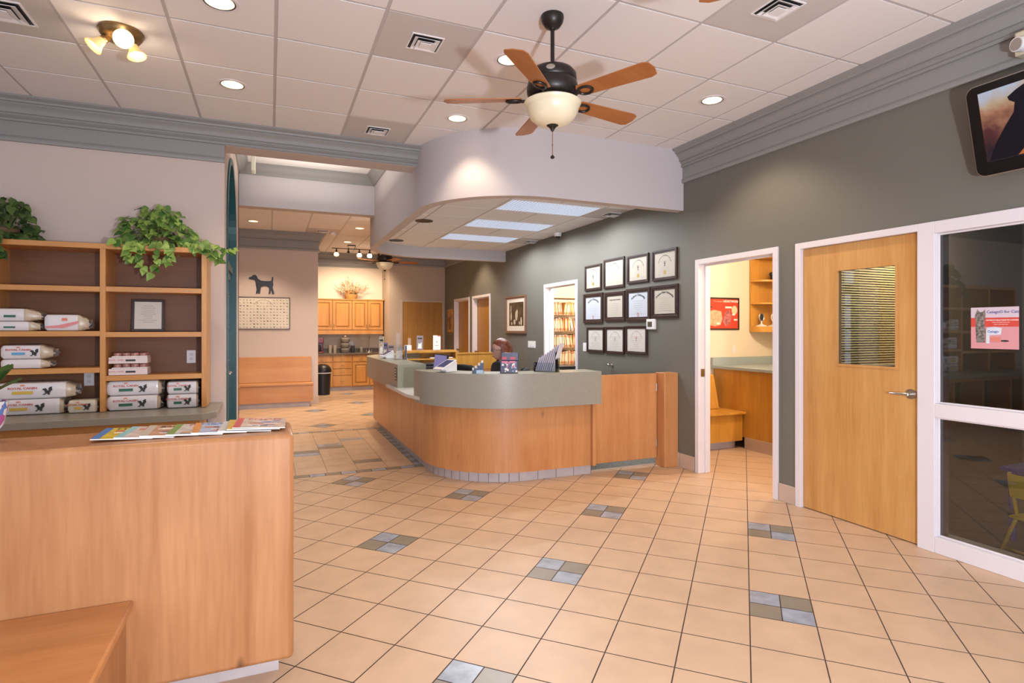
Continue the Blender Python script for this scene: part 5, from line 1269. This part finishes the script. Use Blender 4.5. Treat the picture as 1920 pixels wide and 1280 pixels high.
for r_ in range(10):
    for c in range(15):
        x, z = -.42 + c * .059, -.285 + r_ * .058; s = .034 * rnd.uniform(.7, 1.2)
        if abs(x) < .16 and r_ == 9: continue
        b.prism([(x + px * s, z + pz * s * .8) for px, pz in DOG[::2]], .0085, .0092, rnd.randrange(3), 'y')
part('dog_drawings', b, [M_INK, M_GINK, mat('ink_brown', (.25, .13, .06), .6)], sh_)
b = B(); b.tube([(.20 * math.cos(R(a)), -.0095, .02 + .22 * math.sin(R(a)) + .02) for a in range(35, 150, 8)], .004, 5); part('arched_banner', b, M_GINK, sh_)
t = thing('far_bench', 'L-shaped maple waiting bench under the breed chart', 'bench', (0, 0, 0))
W_FB = wood('maple_far', (.56, .27, .10), (.46, .19, .06), 'x', .35)
b = B(); b.box(-1.15, .775, 11.58, 12.02, .415, .455); b.box(-1.15, -.50, 9.9, 11.58, .415, .455); part('seat', b, W_FB, t, bev=.006)
b = B(); b.box(-.52, .765, 11.60, 11.63, .10, .415); b.box(.735, .765, 11.63, 12.02, .10, .415); b.box(-.53, -.50, 9.92, 11.60, .10, .415); part('front_panel', b, W_FB, t)
b = B(); b.prism([(11.90, .455), (12.02, .455), (12.02, .945), (11.97, .945)], -1.15, .755, 0, 'x'); part('backrest', b, W_FB, t, bev=.008)
b = B(); b.box(-.6, .71, 11.66, 11.69, 0, .10); b.box(.68, .71, 11.69, 12.0, 0, .10); b.box(-.62, -.59, 9.98, 11.66, 0, .10); part('toe_kick', b, M_TOE, t)
# ---------------------------------------------------------------- kitchenette
def cab_door(b0, x0, x1, z0, z1, y, parent, h_left, mt):
    k = .06; b = B(); b.box(x0, x0 + k, y - .024, y, z0, z1); b.box(x1 - k, x1, y - .024, y, z0, z1); b.box(x0 + k, x1 - k, y - .024, y, z0, z0 + k); b.box(x0 + k, x1 - k, y - .024, y, z1 - k, z1); b.box(x0 - .005, x1 + .005, y - .003, y - .001, z0 - .005, z1 + .005, 1); d = part('cabinet_door', b, [mt, mat('gap_shade', (.10, .04, .01), .6)], parent)  # dark sheet behind the door paints shade into the gaps round it
    b = B(); rows = [((x0 + k, z0 + k), (x1 - k, z1 - k), -.006), ((x0 + k + .014, z0 + k + .014), (x1 - k - .014, z1 - k - .014), -.006), ((x0 + k + .035, z0 + k + .035), (x1 - k - .035, z1 - k - .035), -.021)]
    R4 = lambda a, c, yy: [(a[0], y + yy - .001, a[1]), (c[0], y + yy - .001, a[1]), (c[0], y + yy - .001, c[1]), (a[0], y + yy - .001, c[1])]
    b.grid([R4(*q) + [R4(*q)[0]] for q in rows[:2]], 1); b.grid([R4(*q) + [R4(*q)[0]] for q in rows[1:]], 0); b.add(R4(*rows[-1]), [(0, 1, 2, 3)]); part('raised_panel', b, [W_CAB, mat('cabinet_dark_edge', (.30, .12, .03), .4)], d)
    b = B(); hx = x0 + .03 if h_left else x1 - .03; hz = z0 + .10 if z1 > 1.3 else z1 - .10; b.tube([(hx, y - .02, hz - .04), (hx, y - .04, hz - .035), (hx, y - .04, hz + .035), (hx, y - .02, hz + .04)], .005, 6); part('door_pull', b, M_BRASS, d)
t = thing('upper_cabinets', 'row of honey maple upper cabinets above the kitchenette sink', 'cabinets', (0, 0, 0))
b = B(); b.box(.90, 2.632, 14.54, 14.828, 1.45, 2.20); b.box(.90, 2.632, 14.52, 14.55, 1.36, 1.455); b.box(.90, 2.65, 14.50, 14.828, 2.20, 2.225); part('carcass', b, W_CAB, t)
for x0, x1, hl in ((.93, 1.40, 0), (1.41, 1.86, 1), (1.87, 2.24, 0), (2.25, 2.62, 1)): cab_door(None, x0, x1, 1.47, 2.19, 14.54, t, hl, W_CAB)
t = thing('lower_cabinets', 'honey maple lower cabinets with drawers under the kitchenette counter', 'cabinets', (0, 0, 0))
b = B(); b.box(.90, 2.65, 14.25, 14.84, .10, .87); part('carcass', b, W_CAB, t); b = B(); b.box(.90, 2.65, 14.32, 14.84, 0, .10); part('toe_kick', b, M_TOE, t)
for x0, x1, zs in ((.93, 1.37, ((.70, .85), (.12, .68))), (1.39, 1.82, ((.70, .85), (.54, .68), (.38, .52), (.12, .36))), (1.84, 2.24, ((.70, .85),)), (2.25, 2.63, ((.70, .85),))):
    for z0, z1 in zs:
        b = B(); b.box(x0, x1, 14.23, 14.25, z0, z1); d = part('drawer', b, W_CAB, t, bev=.003)
        b = B(); xm, zm = (x0 + x1) / 2, (z0 + z1) / 2; b.tube([(xm - .045, 14.23, zm), (xm - .04, 14.21, zm), (xm + .04, 14.21, zm), (xm + .045, 14.23, zm)], .005, 6); part('drawer_pull', b, M_BRASS, d)
cab_door(None, 1.84, 2.24, .12, .68, 14.25, t, 0, W_CAB); cab_door(None, 2.25, 2.63, .12, .68, 14.25, t, 1, W_CAB)
b = B(); b.box(.90, 2.655, 14.20, 14.845, .87, .905); b.box(.90, 2.655, 14.82, 14.845, .905, 1.0); tag(mk('kitchen_counter', b, mat('brown_laminate', (.13, .095, .065), .35), bev=.003), 'brown laminate kitchenette counter with sink', 'counter')
t = thing('faucet', 'tall chrome gooseneck faucet on the kitchenette counter', 'faucet', (2.30, 14.65, .905))
b = B(); b.lathe([(.11, 0), (.10, .012), (.03, .02), (.022, .06), (0, .06)], 20); part('base', b, M_STEEL, t); b = B(); b.tube([(0, 0, .05), (0, 0, .30), (0, -.03, .36), (0, -.09, .385), (0, -.14, .35), (0, -.15, .29)], .010, 10); part('spout', b, M_STEEL, t)
b = B(); b.cyl((-.06, 0, .02), (-.07, 0, .07), .012); b.cyl((.06, 0, .02), (.07, 0, .07), .012); part('handles', b, M_STEEL, t)
t = thing('coffee_maker', 'dark red coffee maker on the left of the kitchenette counter', 'coffee maker', (1.08, 14.50, .905))
MR = mat('dark_red_plastic', (.14, .008, .01), .25); b = B(); b.box(-.11, .11, -.13, .14, 0, .04); b.box(-.11, .11, .03, .14, .04, .34); b.box(-.11, .11, -.14, .14, .24, .37); part('housing', b, MR, t, bev=.015)
b = B(); b.lathe([(.05, .042), (.06, .08), (.055, .16), (.04, .19), (0, .19)], 16, c=(0, -.05)); part('carafe', b, M_BLACK, t)
for x, r_, h_, l, m in ((1.34, .045, .19, 'short clear tumbler left of the glass jar', G_ACR), (1.45, .045, .19, 'clear tumbler next to the stacked glass jar', G_ACR)):
    b = B(); b.lathe([(r_ * .8, 0), (r_, h_), (r_ * .94, h_), (r_ * .75, .01), (0, .01)], 16); tag(mk('tumbler', b, mat('beige_glass', (.35, .30, .24), .15), loc=(x, 14.45, .9055)), l, 'tumbler')
t = thing('glass_canister', 'stacked glass canister on the kitchenette counter', 'canister', (1.70, 14.5, .905))
for k in range(3): b = B(); b.at((0, 0, k * .125)); b.lathe([(.09, 0), (.11, .03), (.11, .09), (.08, .118), (.05, .12)], 20); part('tier', b, mat('grey_glass', (.20, .18, .16), .1), t)
b = B(); b.lathe([(.05, .375), (.06, .40), (.02, .42), (0, .43)], 16); part('lid', b, M_STEEL, t)
b = B(); b.cbox((0, 0, .09), (.09, .09, .18)); tag(mk('pod_holder', b, M_BLACK, loc=(1.88, 14.5, .905), bev=.008), 'small black container right of the glass canister', 'container')
b = B(); b.lathe([(.03, 0), (.04, .06), (.035, .11), (.015, .13), (.012, .16), (0, .16)], 16); tag(mk('soap_bottle', b, mat('grey_plastic', (.25, .22, .20), .3), loc=(2.10, 14.6, .905)), 'grey soap bottle beside the faucet', 'bottle')
plate('power_outlet', 'white power outlet above the kitchenette counter', 'power outlet', 1.88, 14.849, 1.12, 0, .11, .12)
t = thing('trash_can', 'black swing-top trash can in front of the kitchenette drawers', 'trash can', (1.10, 13.6, 0))
b = B(); b.lathe([(.15, 0), (.16, .01), (.18, .50), (.18, .53)], 28); part('bin', b, M_BLACK, t); b = B(); b.lathe([(.19, .50), (.195, .54), (.18, .60), (.13, .66), (.06, .69), (0, .695)], 28, cap=False); part('lid', b, M_BLACK, t)
b = B(); b.lathe([(.186, .485), (.192, .487), (.192, .505), (.186, .505)], 28, cap=False); part('bag_rim', b, M_WPLASTIC, t)
# dried flower basket
t = thing('flower_basket', 'dried flower arrangement in a wicker basket on top of the upper cabinets', 'flower basket', (1.86, 14.68, 2.226))
b = B(); b.lathe([(.12, 0), (.15, .05), (.17, .12), (.155, .12), (.13, .04), (0, .03)], 20); part('basket', b, mat('wicker_gold', (.50, .28, .09), .8, bump=.8, bscale=60), t)
st, fl, f2 = B(), B(), B(); rnd = random.Random(9)
for k in range(75):
    a = rnd.uniform(0, 2 * PI); e = rnd.uniform(.1, 1.25); L = rnd.uniform(.22, .48)
    p = Vector((L * math.sin(e) * math.cos(a) * 1.2, L * math.sin(e) * math.sin(a) * .35, .10 + L * math.cos(e) * .95)); st.tube([(0, 0, .08), tuple(p * .5 + Vector((0, 0, .07))), tuple(p)], .002, 4)
    for q in range(5):
        c = p * (1 - q * .06) + Vector((rnd.uniform(-.015, .015), rnd.uniform(-.015, .015), rnd.uniform(-.01, .02))); (fl if k % 3 else f2).ball(tuple(c), rnd.uniform(.007, .013), 6, 4)
for k in range(22): f2.ball((rnd.uniform(-.14, .14), rnd.uniform(-.08, .04), rnd.uniform(.12, .22)), .03, 7, 5)
part('stems', st, mat('dry_stem', (.40, .34, .15), .8), t); part('white_blossoms', fl, mat('blossom_cream', (.78, .68, .48), .8), t); part('rust_blossoms', f2, mat('blossom_rust', (.38, .19, .07), .8), t)

# ---------------------------------------------------------------- things on the reception desk
def terminal(x, y, z, rz, l, s=1.):
    t = thing('payment_terminal', l, 'payment terminal', (x, y, z), rz, 'white terminals on the reception desk'); t.scale = (s, s, s)
    b = B(); b.prism([(-.055, .0), (.075, .0), (.075, .095), (.06, .105), (-.10, .028), (-.10, .02), (-.055, .018)], -.055, .055, 0, 'y'); part('stand', b, M_WPLASTIC, t, bev=.004)
    b = B(); b.at((-.02, 0, .078), (0, R(-26), 0)); b.box(-.115, .085, -.075, .075, -.006, .006); part('tablet', b, M_WPLASTIC, t, bev=.003)
    b = B(); b.at((-.02, 0, .078), (0, R(-26), 0)); b.box(-.075, .065, -.06, .06, .0062, .0072); part('screen', b, mat('tablet_screen', (.02, .03, .10), .15, emit=.12, ecol=(.15, .2, .55)), t)
    b = B(); b.box(-.05, .06, -.05, .05, -.001, .004); part('foot_pad', b, M_BLACK, t)
    return t
terminal(1.62, 5.46, 1.058, R(20), 'white tablet payment terminal on the left end of the front counter', 1.0)
terminal(1.56, 8.25, 1.063, R(15), 'white card terminal on the long side counter', .95)
t = thing('pen_display', 'small navy stepped display with white capped bottles on the front counter', 'display', (1.84, 5.17, 1.056), R(-20))
b = B(); b.prism([(-.06, 0), (.05, 0), (.05, .10), (.02, .10), (.02, .075), (-.01, .075), (-.01, .05), (-.04, .05), (-.04, .03), (-.06, .03)], -.035, .035, 0, 'y'); part('stand', b, mat('navy_card', (.012, .03, .09), .4), t)
b = B(); b.box(-.02, .045, -.0365, -.035, .0, .032); part('label', b, mat('pale_blue_card', (.35, .50, .62), .5), t)
for k, (x, z) in enumerate(((-.05, .03), (-.025, .05), (.005, .075), (.035, .10))): b = B(); b.cyl((x, 0, z - .02), (x, 0, z + .022), .011, .010, 10); part('bottle', b, M_WPLASTIC, t)
t = thing('flea_pack_display', 'dark blue and red printed display of flea treatment packs on the front counter', 'display', (2.12, 5.08, 1.056), R(-22))
MP = mat('pack_print', (.02, .02, .07), .35, var=.6, vscale=30)
b = B(); b.box(-.085, .085, -.03, .04, 0, .12); b.box(-.075, .09, -.0, .045, .12, .195); part('card_box', b, MP, t, bev=.004)
b = B(); rnd = random.Random(2)
for k in range(26): x, z = rnd.uniform(-.075, .065), rnd.uniform(.01, .10); b.box(x, x + rnd.uniform(.008, .02), -.0315 - k * 2e-5, -.03, z, z + rnd.uniform(.006, .025), rnd.randrange(3))
for x in (-.045, .03): b.box(x - .025, x + .03, -.032, -.03, .10, .118, 1)
for x in (-.045, .035): b.box(x - .025, x + .025, -.0015, 0, .13, .155, 3)
part('pack_graphics', b, [mat('gfx_blue', (.30, .42, .70), .4), mat('gfx_pink', (.60, .12, .22), .4), M_PAPER, mat('gfx_red', (.5, .03, .06), .4)], t)
t = thing('brochure_holder', 'clear acrylic holder fanned with pale brochures on the front counter', 'brochure holder', (2.56, 5.11, 1.056), R(-52))
b = B(); b.box(-.14, .10, -.05, .05, 0, .005); b.box(-.14, .10, -.05, -.046, 0, .09); b.box(-.14, -.136, -.05, .05, 0, .09); b.box(.096, .10, -.05, .05, 0, .20); part('holder', b, G_ACR, t)
for k in range(9):
    b = B(); x = -.12 + k * .022; b.at((x, 0, .006), (0, R(18), 0)); b.box(-.0015, .0015, -.05, .05, 0, .14 + k * .019); b.box(-.0030, -.0016, -.040, .040, .09 + k * .019, .12 + k * .019, 1)
    part('brochure', b, [mat('brochure_pale', (.74, .71, .78), .4), mat('brochure_blue' if k % 3 else 'brochure_tan', (.12, .14, .30) if k % 3 else (.4, .25, .15), .4)], t)
def stand(nm, l, x, y, z, w_, h_, c, rz=0, tilt=-12, dark=False, g=None):
    t = thing(nm, l, 'display stand', (x, y, z + .001), rz, g)
    b = B(); b.box(-w_ / 2, w_ / 2, -.03, .03, 0, .006); part('foot', b, G_ACR, t)
    b = B(); b.at((0, 0, .006), (R(tilt), 0, 0)); b.box(-w_ / 2, w_ / 2, -.002, .002, 0, h_); p_ = part('card', b, c, t)
    b = B(); b.at((0, 0, .006), (R(tilt), 0, 0))
    if dark:
        b.box(-w_ * .35, w_ * .35, -.003, -.002, h_ * .75, h_ * .85); b.prism([(-w_ * .3, h_ * .1), (-w_ * .2, h_ * .5), (0, h_ * .4), (w_ * .25, h_ * .55), (w_ * .3, h_ * .1)], .002, .003, 1, 'y')
    else:
        b.prism([(-w_ * .06, h_ * .55), (0, h_ * .49), (w_ * .06, h_ * .55), (.0, h_ * .59)], .002, .003, 0, 'y'); b.box(-w_ * .2, w_ * .2, -.003, -.002, h_ * .28, h_ * .30); b.box(w_ * .1, w_ * .5, -.003, -.002, h_ * .93, h_ * 1., 2)
    part('card_print', b, [M_INK, M_PAPER, M_RINK], p_)
    return t
stand('sign_stand', 'white card sign standing on the wooden riser at the back', 2.66, 9.62, 1.118, .13, .25, M_PAPER, R(-18), -8)
stand('sign_stand', 'grey picture brochure in a stand on the wooden riser at the back', 2.36, 9.62, 1.118, .11, .25, mat('brochure_grey', (.24, .20, .22), .5), R(-18), -12, True)
t = thing('card_box', 'small white box holding a picture card at the left end of the riser', 'box', (2.15, 9.60, 1.119))
b = B(); b.box(-.055, .055, -.04, .04, 0, .09); part('box', b, M_WPLASTIC, t, bev=.003); b = B(); b.box(-.0, .05, -.01, -.007, .05, .21); part('picture_card', b, mat('brown_card', (.45, .27, .18), .5), t)
for k, (x, y, l, w_, h_, c) in enumerate(((1.60, 9.02, 'tall cream brochure on the far end of the side counter', .075, .30, (.48, .38, .28)), (1.68, 9.12, 'blue and brown brochure next to the tall cream one', .08, .20, (.16, .14, .26)), (1.76, 9.05, 'low brochure rack of small leaflets beside the tall brochures', .10, .16, (.30, .22, .24)))):
    stand('leaflet_stand', l, x, y, 1.061, w_, h_, mat('leaflet_%d' % k, c, .5, var=.5, vscale=30), R(-20), -8, True, 'leaflet stands on the side counter')
t = thing('acrylic_display', 'clear acrylic display with white leaflets near the middle of the side counter', 'display', (1.66, 7.86, 1.062), R(-20))
b = B(); b.box(-.10, .10, -.07, .07, 0, .004); b.box(-.065, .065, .0, .004, 0, .20); b.box(.06, .064, -.05, .05, 0, .20); part('holder', b, G_ACR, t)
b = B(); b.at((-.015, -.01, .006), (R(-6), 0, 0)); b.box(-.045, .04, -.002, .002, 0, .16); part('leaflet', b, mat('leaflet_pale', (.66, .60, .54), .5, var=.2, vscale=30), t)
b = B(); b.box(.068, .082, -.03, .03, 0, .19); part('dark_edge_card', b, mat('slate_card', (.10, .13, .20), .5), t)
t = thing('tall_flyer', 'very tall narrow flyer in a slim holder on the side counter', 'flyer', (1.68, 8.12, 1.062), R(-20))
b = B(); b.box(-.045, .045, -.025, .025, 0, .006); part('foot', b, G_ACR, t); b = B(); b.box(-.026, .026, -.003, .003, .006, .36); part('card', b, mat('beige_card', (.62, .45, .36), .5), t)
b = B(); b.box(-.02, .02, -.0045, -.003, .02, .14); part('photo', b, mat('card_photo', (.40, .25, .30), .5, var=.6, vscale=50), t)

# desk behind the counter: screen, printers, chairs, the receptionist
t = thing('monitor', 'small computer monitor with violet screen behind the front counter', 'monitor', (1.90, 6.70, .746), R(-84))
b = B(); b.lathe([(.10, 0), (.10, .012), (.02, .02), (.018, .20), (0, .2)], 20); part('stand', b, M_BLACK, t)
b = B(); b.at((0, 0, .30), (R(-8), 0, 0)); b.box(-.20, .20, -.012, .012, -.13, .13); p_ = part('bezel', b, M_BLACK, t, bev=.004)
b = B(); b.at((0, 0, .30), (R(-8), 0, 0)); b.box(-.188, .188, -.014, -.012, -.118, .118); part('screen', b, mat('violet_screen', (.1, .1, .2), .3, emit=.35, ecol=(.35, .32, .75)), p_)
t = thing('desktop_printer', 'dark grey office printer inside the reception desk, left of the monitor', 'printer', (1.98, 7.35, .746), R(-10))
b = B(); b.box(-.24, .30, -.20, .20, 0, .26); part('housing', b, mat('dark_grey_plastic', (.07, .065, .065), .5), t, bev=.01)
b = B(); b.box(-.22, .28, -.19, .19, .261, .285); part('scanner_lid', b, M_BLACK, t, bev=.006)
t = thing('desktop_printer', 'black printer on the desk by the olive wall, right of the receptionist', 'printer', (3.08, 5.98, .009))
b = B(); b.box(-.22, .22, -.2, .2, 0, .72); part('cabinet', b, mat('dark_grey_plastic', (.07, .065, .065), .5), t); b = B(); b.box(-.20, .18, -.18, .18, .721, 1.02); b.box(-.17, .20, -.15, .15, 1.02, 1.04); part('housing', b, M_BLACK, t, bev=.012)
def office_chair(x, y, rz, l):
    t = thing('office_chair', l, 'office chair', (x, y, .009), rz, 'black office chairs behind the reception desk')
    b = B(); b.prism(rrect(.48, .46, .1), .44, .50); part('seat', b, M_FABRIC, t, bev=.02)
    b = B(); rows = []
    for i in range(9):
        z = .58 + i * .055; wd = .20 + .03 * math.sin(PI * i / 8) - (.05 if i == 8 else 0); rows.append([(wd * q, .23 + .05 * q * q * -1 + .04 * (i / 8) ** 2, z) for q in (-1, -.6, -.2, .2, .6, 1)])
    b.grid(rows); back = part('backrest', b, M_FABRIC, t); md = back.modifiers.new('thickness', 'SOLIDIFY'); md.thickness = .05
    b = B(); b.cyl((0, .1, .43), (0, .26, .62), .02); b.cyl((0, 0, .12), (0, 0, .44), .028); part('post', b, M_BLACK, t)
    for k in range(5):
        a = 2 * PI * k / 5; b = B(); b.cyl((0, 0, .12), (.28 * math.cos(a), .28 * math.sin(a), .065), .022, .016); lg = part('leg', b, M_BLACK, t); b = B(); b.cyl((.28 * math.cos(a) - .02, .28 * math.sin(a), .028), (.28 * math.cos(a) + .02, .28 * math.sin(a), .028), .028, seg=14); part('caster', b, M_BLACK, lg)
    return t
office_chair(2.46, 7.02, R(115), 'black empty office chair between the monitor and the receptionist')
office_chair(2.49, 6.05, R(-112), 'black office chair the receptionist sits on')

# receptionist, seated, facing left (-X); local frame: face towards -Y
M_SKIN = mat('skin', (.62, .34, .26), .5, var=.05, vscale=20); M_SWEAT = mat('charcoal_sweater', (.022, .022, .026), .9, bump=.5, bscale=250); M_HAIR = mat('auburn_hair', (.15, .035, .014), .38, var=.45, vscale=25)
pr = thing('person', 'seated receptionist with shoulder-length auburn hair and glasses, facing left behind the counter', 'person', (2.46, 6.06, .02), R(-128))
def skin(name, verts, edges, radii, m, parent, root=0, sub_=1):
    me = bpy.data.meshes.new(name); me.from_pydata(verts, edges, []); me.materials.append(m); o = bpy.data.objects.new(name, me); COL.objects.link(o); o.parent = parent
    md = o.modifiers.new('skin', 'SKIN'); md.use_smooth_shade = True; sv = me.skin_vertices[0].data if me.skin_vertices else None
    if sv is None: me.attributes; 
    for i, r_ in enumerate(radii): sv[i].radius = r_ if isinstance(r_, tuple) else (r_, r_); sv[i].use_root = (i == root)
    s_ = o.modifiers.new('smooth', 'SUBSURF'); s_.levels = sub_; s_.render_levels = sub_ + 1; return o
def body():
    V, E, Rr = [], [], []
    def add(p, r_, prev=None): V.append(p); Rr.append(r_); (E.append((prev, len(V) - 1)) if prev is not None else None); return len(V) - 1
    pel = add((0, .02, .56), (.15, .11)); a = add((0, .0, .70), (.13, .10), pel); c = add((0, -.01, .88), (.15, .105), a); ch = add((0, .0, 1.02), (.17, .10), c); nk = add((0, .0, 1.08), (.055, .05), ch); add((0, -.02, 1.14), (.05, .05), nk)
    for s in (-1, 1):
        sh = add((s * .20, .01, 1.04), .062, ch); el = add((s * .23, -.06, .80), .042, sh); wr = add((s * .16, -.30, .78), .028, el); pm = add((s * .15, -.37, .778), (.034, .018), wr)
        for k in range(4):
            fx = s * .15 + (k - 1.5) * .019; L = (.062, .072, .068, .054)[k]
            f1 = add((fx, -.415, .780), .0095, pm); f2_ = add((fx, -.415 - L * .55, .776), .0085, f1); add((fx, -.415 - L, .764), .007, f2_)
        th1 = add((s * .15 - s * .035, -.375, .775), .010, pm); add((s * .15 - s * .052, -.405, .768), .008, th1)
        hp = add((s * .10, -.02, .54), .085, pel); kn = add((s * .13, -.42, .53), .062, hp); an = add((s * .13, -.45, .12), .042, kn); add((s * .13, -.58, .055), .035, an)
    return V, E, Rr
V, E, Rr = body(); bd = skin('body', V, E, Rr, M_SKIN, pr)
def subset(keep, grow, name, m):
    idx = {}; v2, e2, r2 = [], [], []
    for i in keep: idx[i] = len(v2); v2.append(V[i]); r_ = Rr[i]; r2.append(tuple(q + grow for q in r_) if isinstance(r_, tuple) else r_ + grow)
    for a, c in E:
        if a in idx and c in idx: e2.append((idx[a], idx[c]))
    return skin(name, v2, e2, r2, m, pr)
n_arm = 4 + 12 + 2
arm = lambda s0: [6 + s0 * (n_arm + 4), 7 + s0 * (n_arm + 4), 8 + s0 * (n_arm + 4)]
leg = lambda s0: [6 + s0 * (n_arm + 4) + n_arm + q for q in range(4)]
subset([0, 1, 2, 3, 4] + arm(0) + arm(1), .030, 'sweater', M_SWEAT); subset([0] + leg(0) + leg(1), .014, 'trousers', mat('dark_trousers', (.02, .02, .03), .9))
# head with face
def head():
    b = B(); rows = []; NZ, NA = 26, 36
    prof = [(0, .035), (.10, .075), (.2, .087), (.35, .090), (.5, .094), (.62, .096), (.75, .097), (.86, .086), (.95, .055), (1, .004)]
    def ip(t, pr_):
        for i in range(len(pr_) - 1):
            if pr_[i][0] <= t <= pr_[i + 1][0]: return pr_[i][1] + (pr_[i + 1][1] - pr_[i][1]) * (t - pr_[i][0]) / (pr_[i + 1][0] - pr_[i][0])
        return pr_[-1][1]
    backp = [(0, .02), (.12, .045), (.3, .080), (.5, .105), (.7, .112), (.86, .095), (.95, .06), (1, .004)]
    side = [(0, .025), (.1, .045), (.25, .060), (.45, .070), (.65, .077), (.8, .073), (.92, .05), (1, .004)]
    for i in range(NZ + 1):
        t = i / NZ; z = t * .225; row = []
        for k in range(NA):
            a = 2 * PI * k / NA - PI / 2; ca, sa = math.cos(a), math.sin(a); fr = ip(t, prof) if sa < 0 else ip(t, backp)
            x, y = ip(t, side) * ca, fr * sa; d = abs(((a + PI / 2 + PI) % (2 * PI)) - PI)
            y -= .026 * math.exp(-(d / .17) ** 2) * max(0, 1 - abs(t - .38) / .11) + .008 * math.exp(-(d / .15) ** 2) * math.exp(-((t - .5) / .06) ** 2)
            y -= .007 * math.exp(-(d / .3) ** 2) * math.exp(-((t - .20) / .035) ** 2) + .006 * math.exp(-(d / .35) ** 2) * math.exp(-((t - .05) / .05) ** 2)
            y += .008 * math.exp(-((d - .42) / .2) ** 2) * math.exp(-((t - .50) / .05) ** 2)
            row.append((x, y, z))
        rows.append(row)
    b.grid(rows, 0, True); b.f.append(tuple(range(NA))); b.mi.append(0); return b
H0 = (0, -.03, 1.105)
hd = part('head', head(), M_SKIN, pr, loc=H0, rot=(0, 0, R(32)), sub=1)
for s in (-1, 1):
    b = B(); b.ball((s * .030, -.0765, .113), (.0125, .0125, .0085), 14, 10); e = part('eye', b, M_WPLASTIC, hd); b = B(); b.ball((s * .030, -.0868, .113), (.0052, .003, .0052), 10, 6); b2 = part('iris', b, mat('iris', (.08, .06, .04), .2), hd)
    b = B(); b.tube([(s * (.030 + .022 * math.cos(2 * PI * k / 18)), -.104, .112 + .017 * math.sin(2 * PI * k / 18)) for k in range(19)], .0016, 6); b.tube([(s * .052, -.102, .116), (s * .074, -.06, .118), (s * .078, .02, .115)], .0016, 6)
    if s == 1: b.tube([(-.009, -.104, .115), (0, -.110, .118), (.009, -.104, .115)], .0014, 6)
    part('glasses', b, M_INK, hd)
    b = B(); b.tube([(s * .020, -.0945, .134), (s * .034, -.095, .138), (s * .048, -.086, .134)], .0022, 6); part('eyebrow', b, M_HAIR, hd)
    b = B(); b.ball((s * .078, .005, .105), (.009, .017, .030), 12, 8); part('ear', b, M_SKIN, hd)
b = B(); b.ball((0, -.0965, .047), (.020, .006, .004), 12, 8); b.ball((0, -.0955, .040), (.018, .006, .0045), 12, 8); part('lips', b, mat('lips', (.42, .12, .10), .4), hd)
# hair: shell open at the face, falling to the shoulders
b = B(); rows = []; NA = 40
for i in range(22):
    t = i / 21; z = .243 - t * .31; row = []
    if z > .11: k_ = math.sqrt(max(0, 1 - ((z - .11) / .1335) ** 2)); rx, rb, rf = .086 * k_ + .002, .123 * k_ + .002, .108 * k_ + .002
    else: q = (.11 - z) / .175; rx, rb, rf = .088 + .014 * math.sin(q * 2), .128 - .022 * q, .10
    fa = 0 if z > .188 else (.5 if z > .172 else (.95 if z > .155 else 1.38))   # half angle of the face opening
    for k in range(NA + 1):
        a = fa + (2 * PI - 2 * fa) * k / NA; sa, ca = math.sin(a), -math.cos(a); w_ = 1 + .022 * math.sin(k * 2.3) + .012 * math.sin(k * 5.1 + i * .5)
        row.append((rx * sa * w_, (rf if ca < 0 else rb) * ca * w_, z))
    rows.append(row)
b.grid(rows); hr = part('hair', b, M_HAIR, hd, sub=1); md = hr.modifiers.new('thickness', 'SOLIDIFY'); md.thickness = -.010
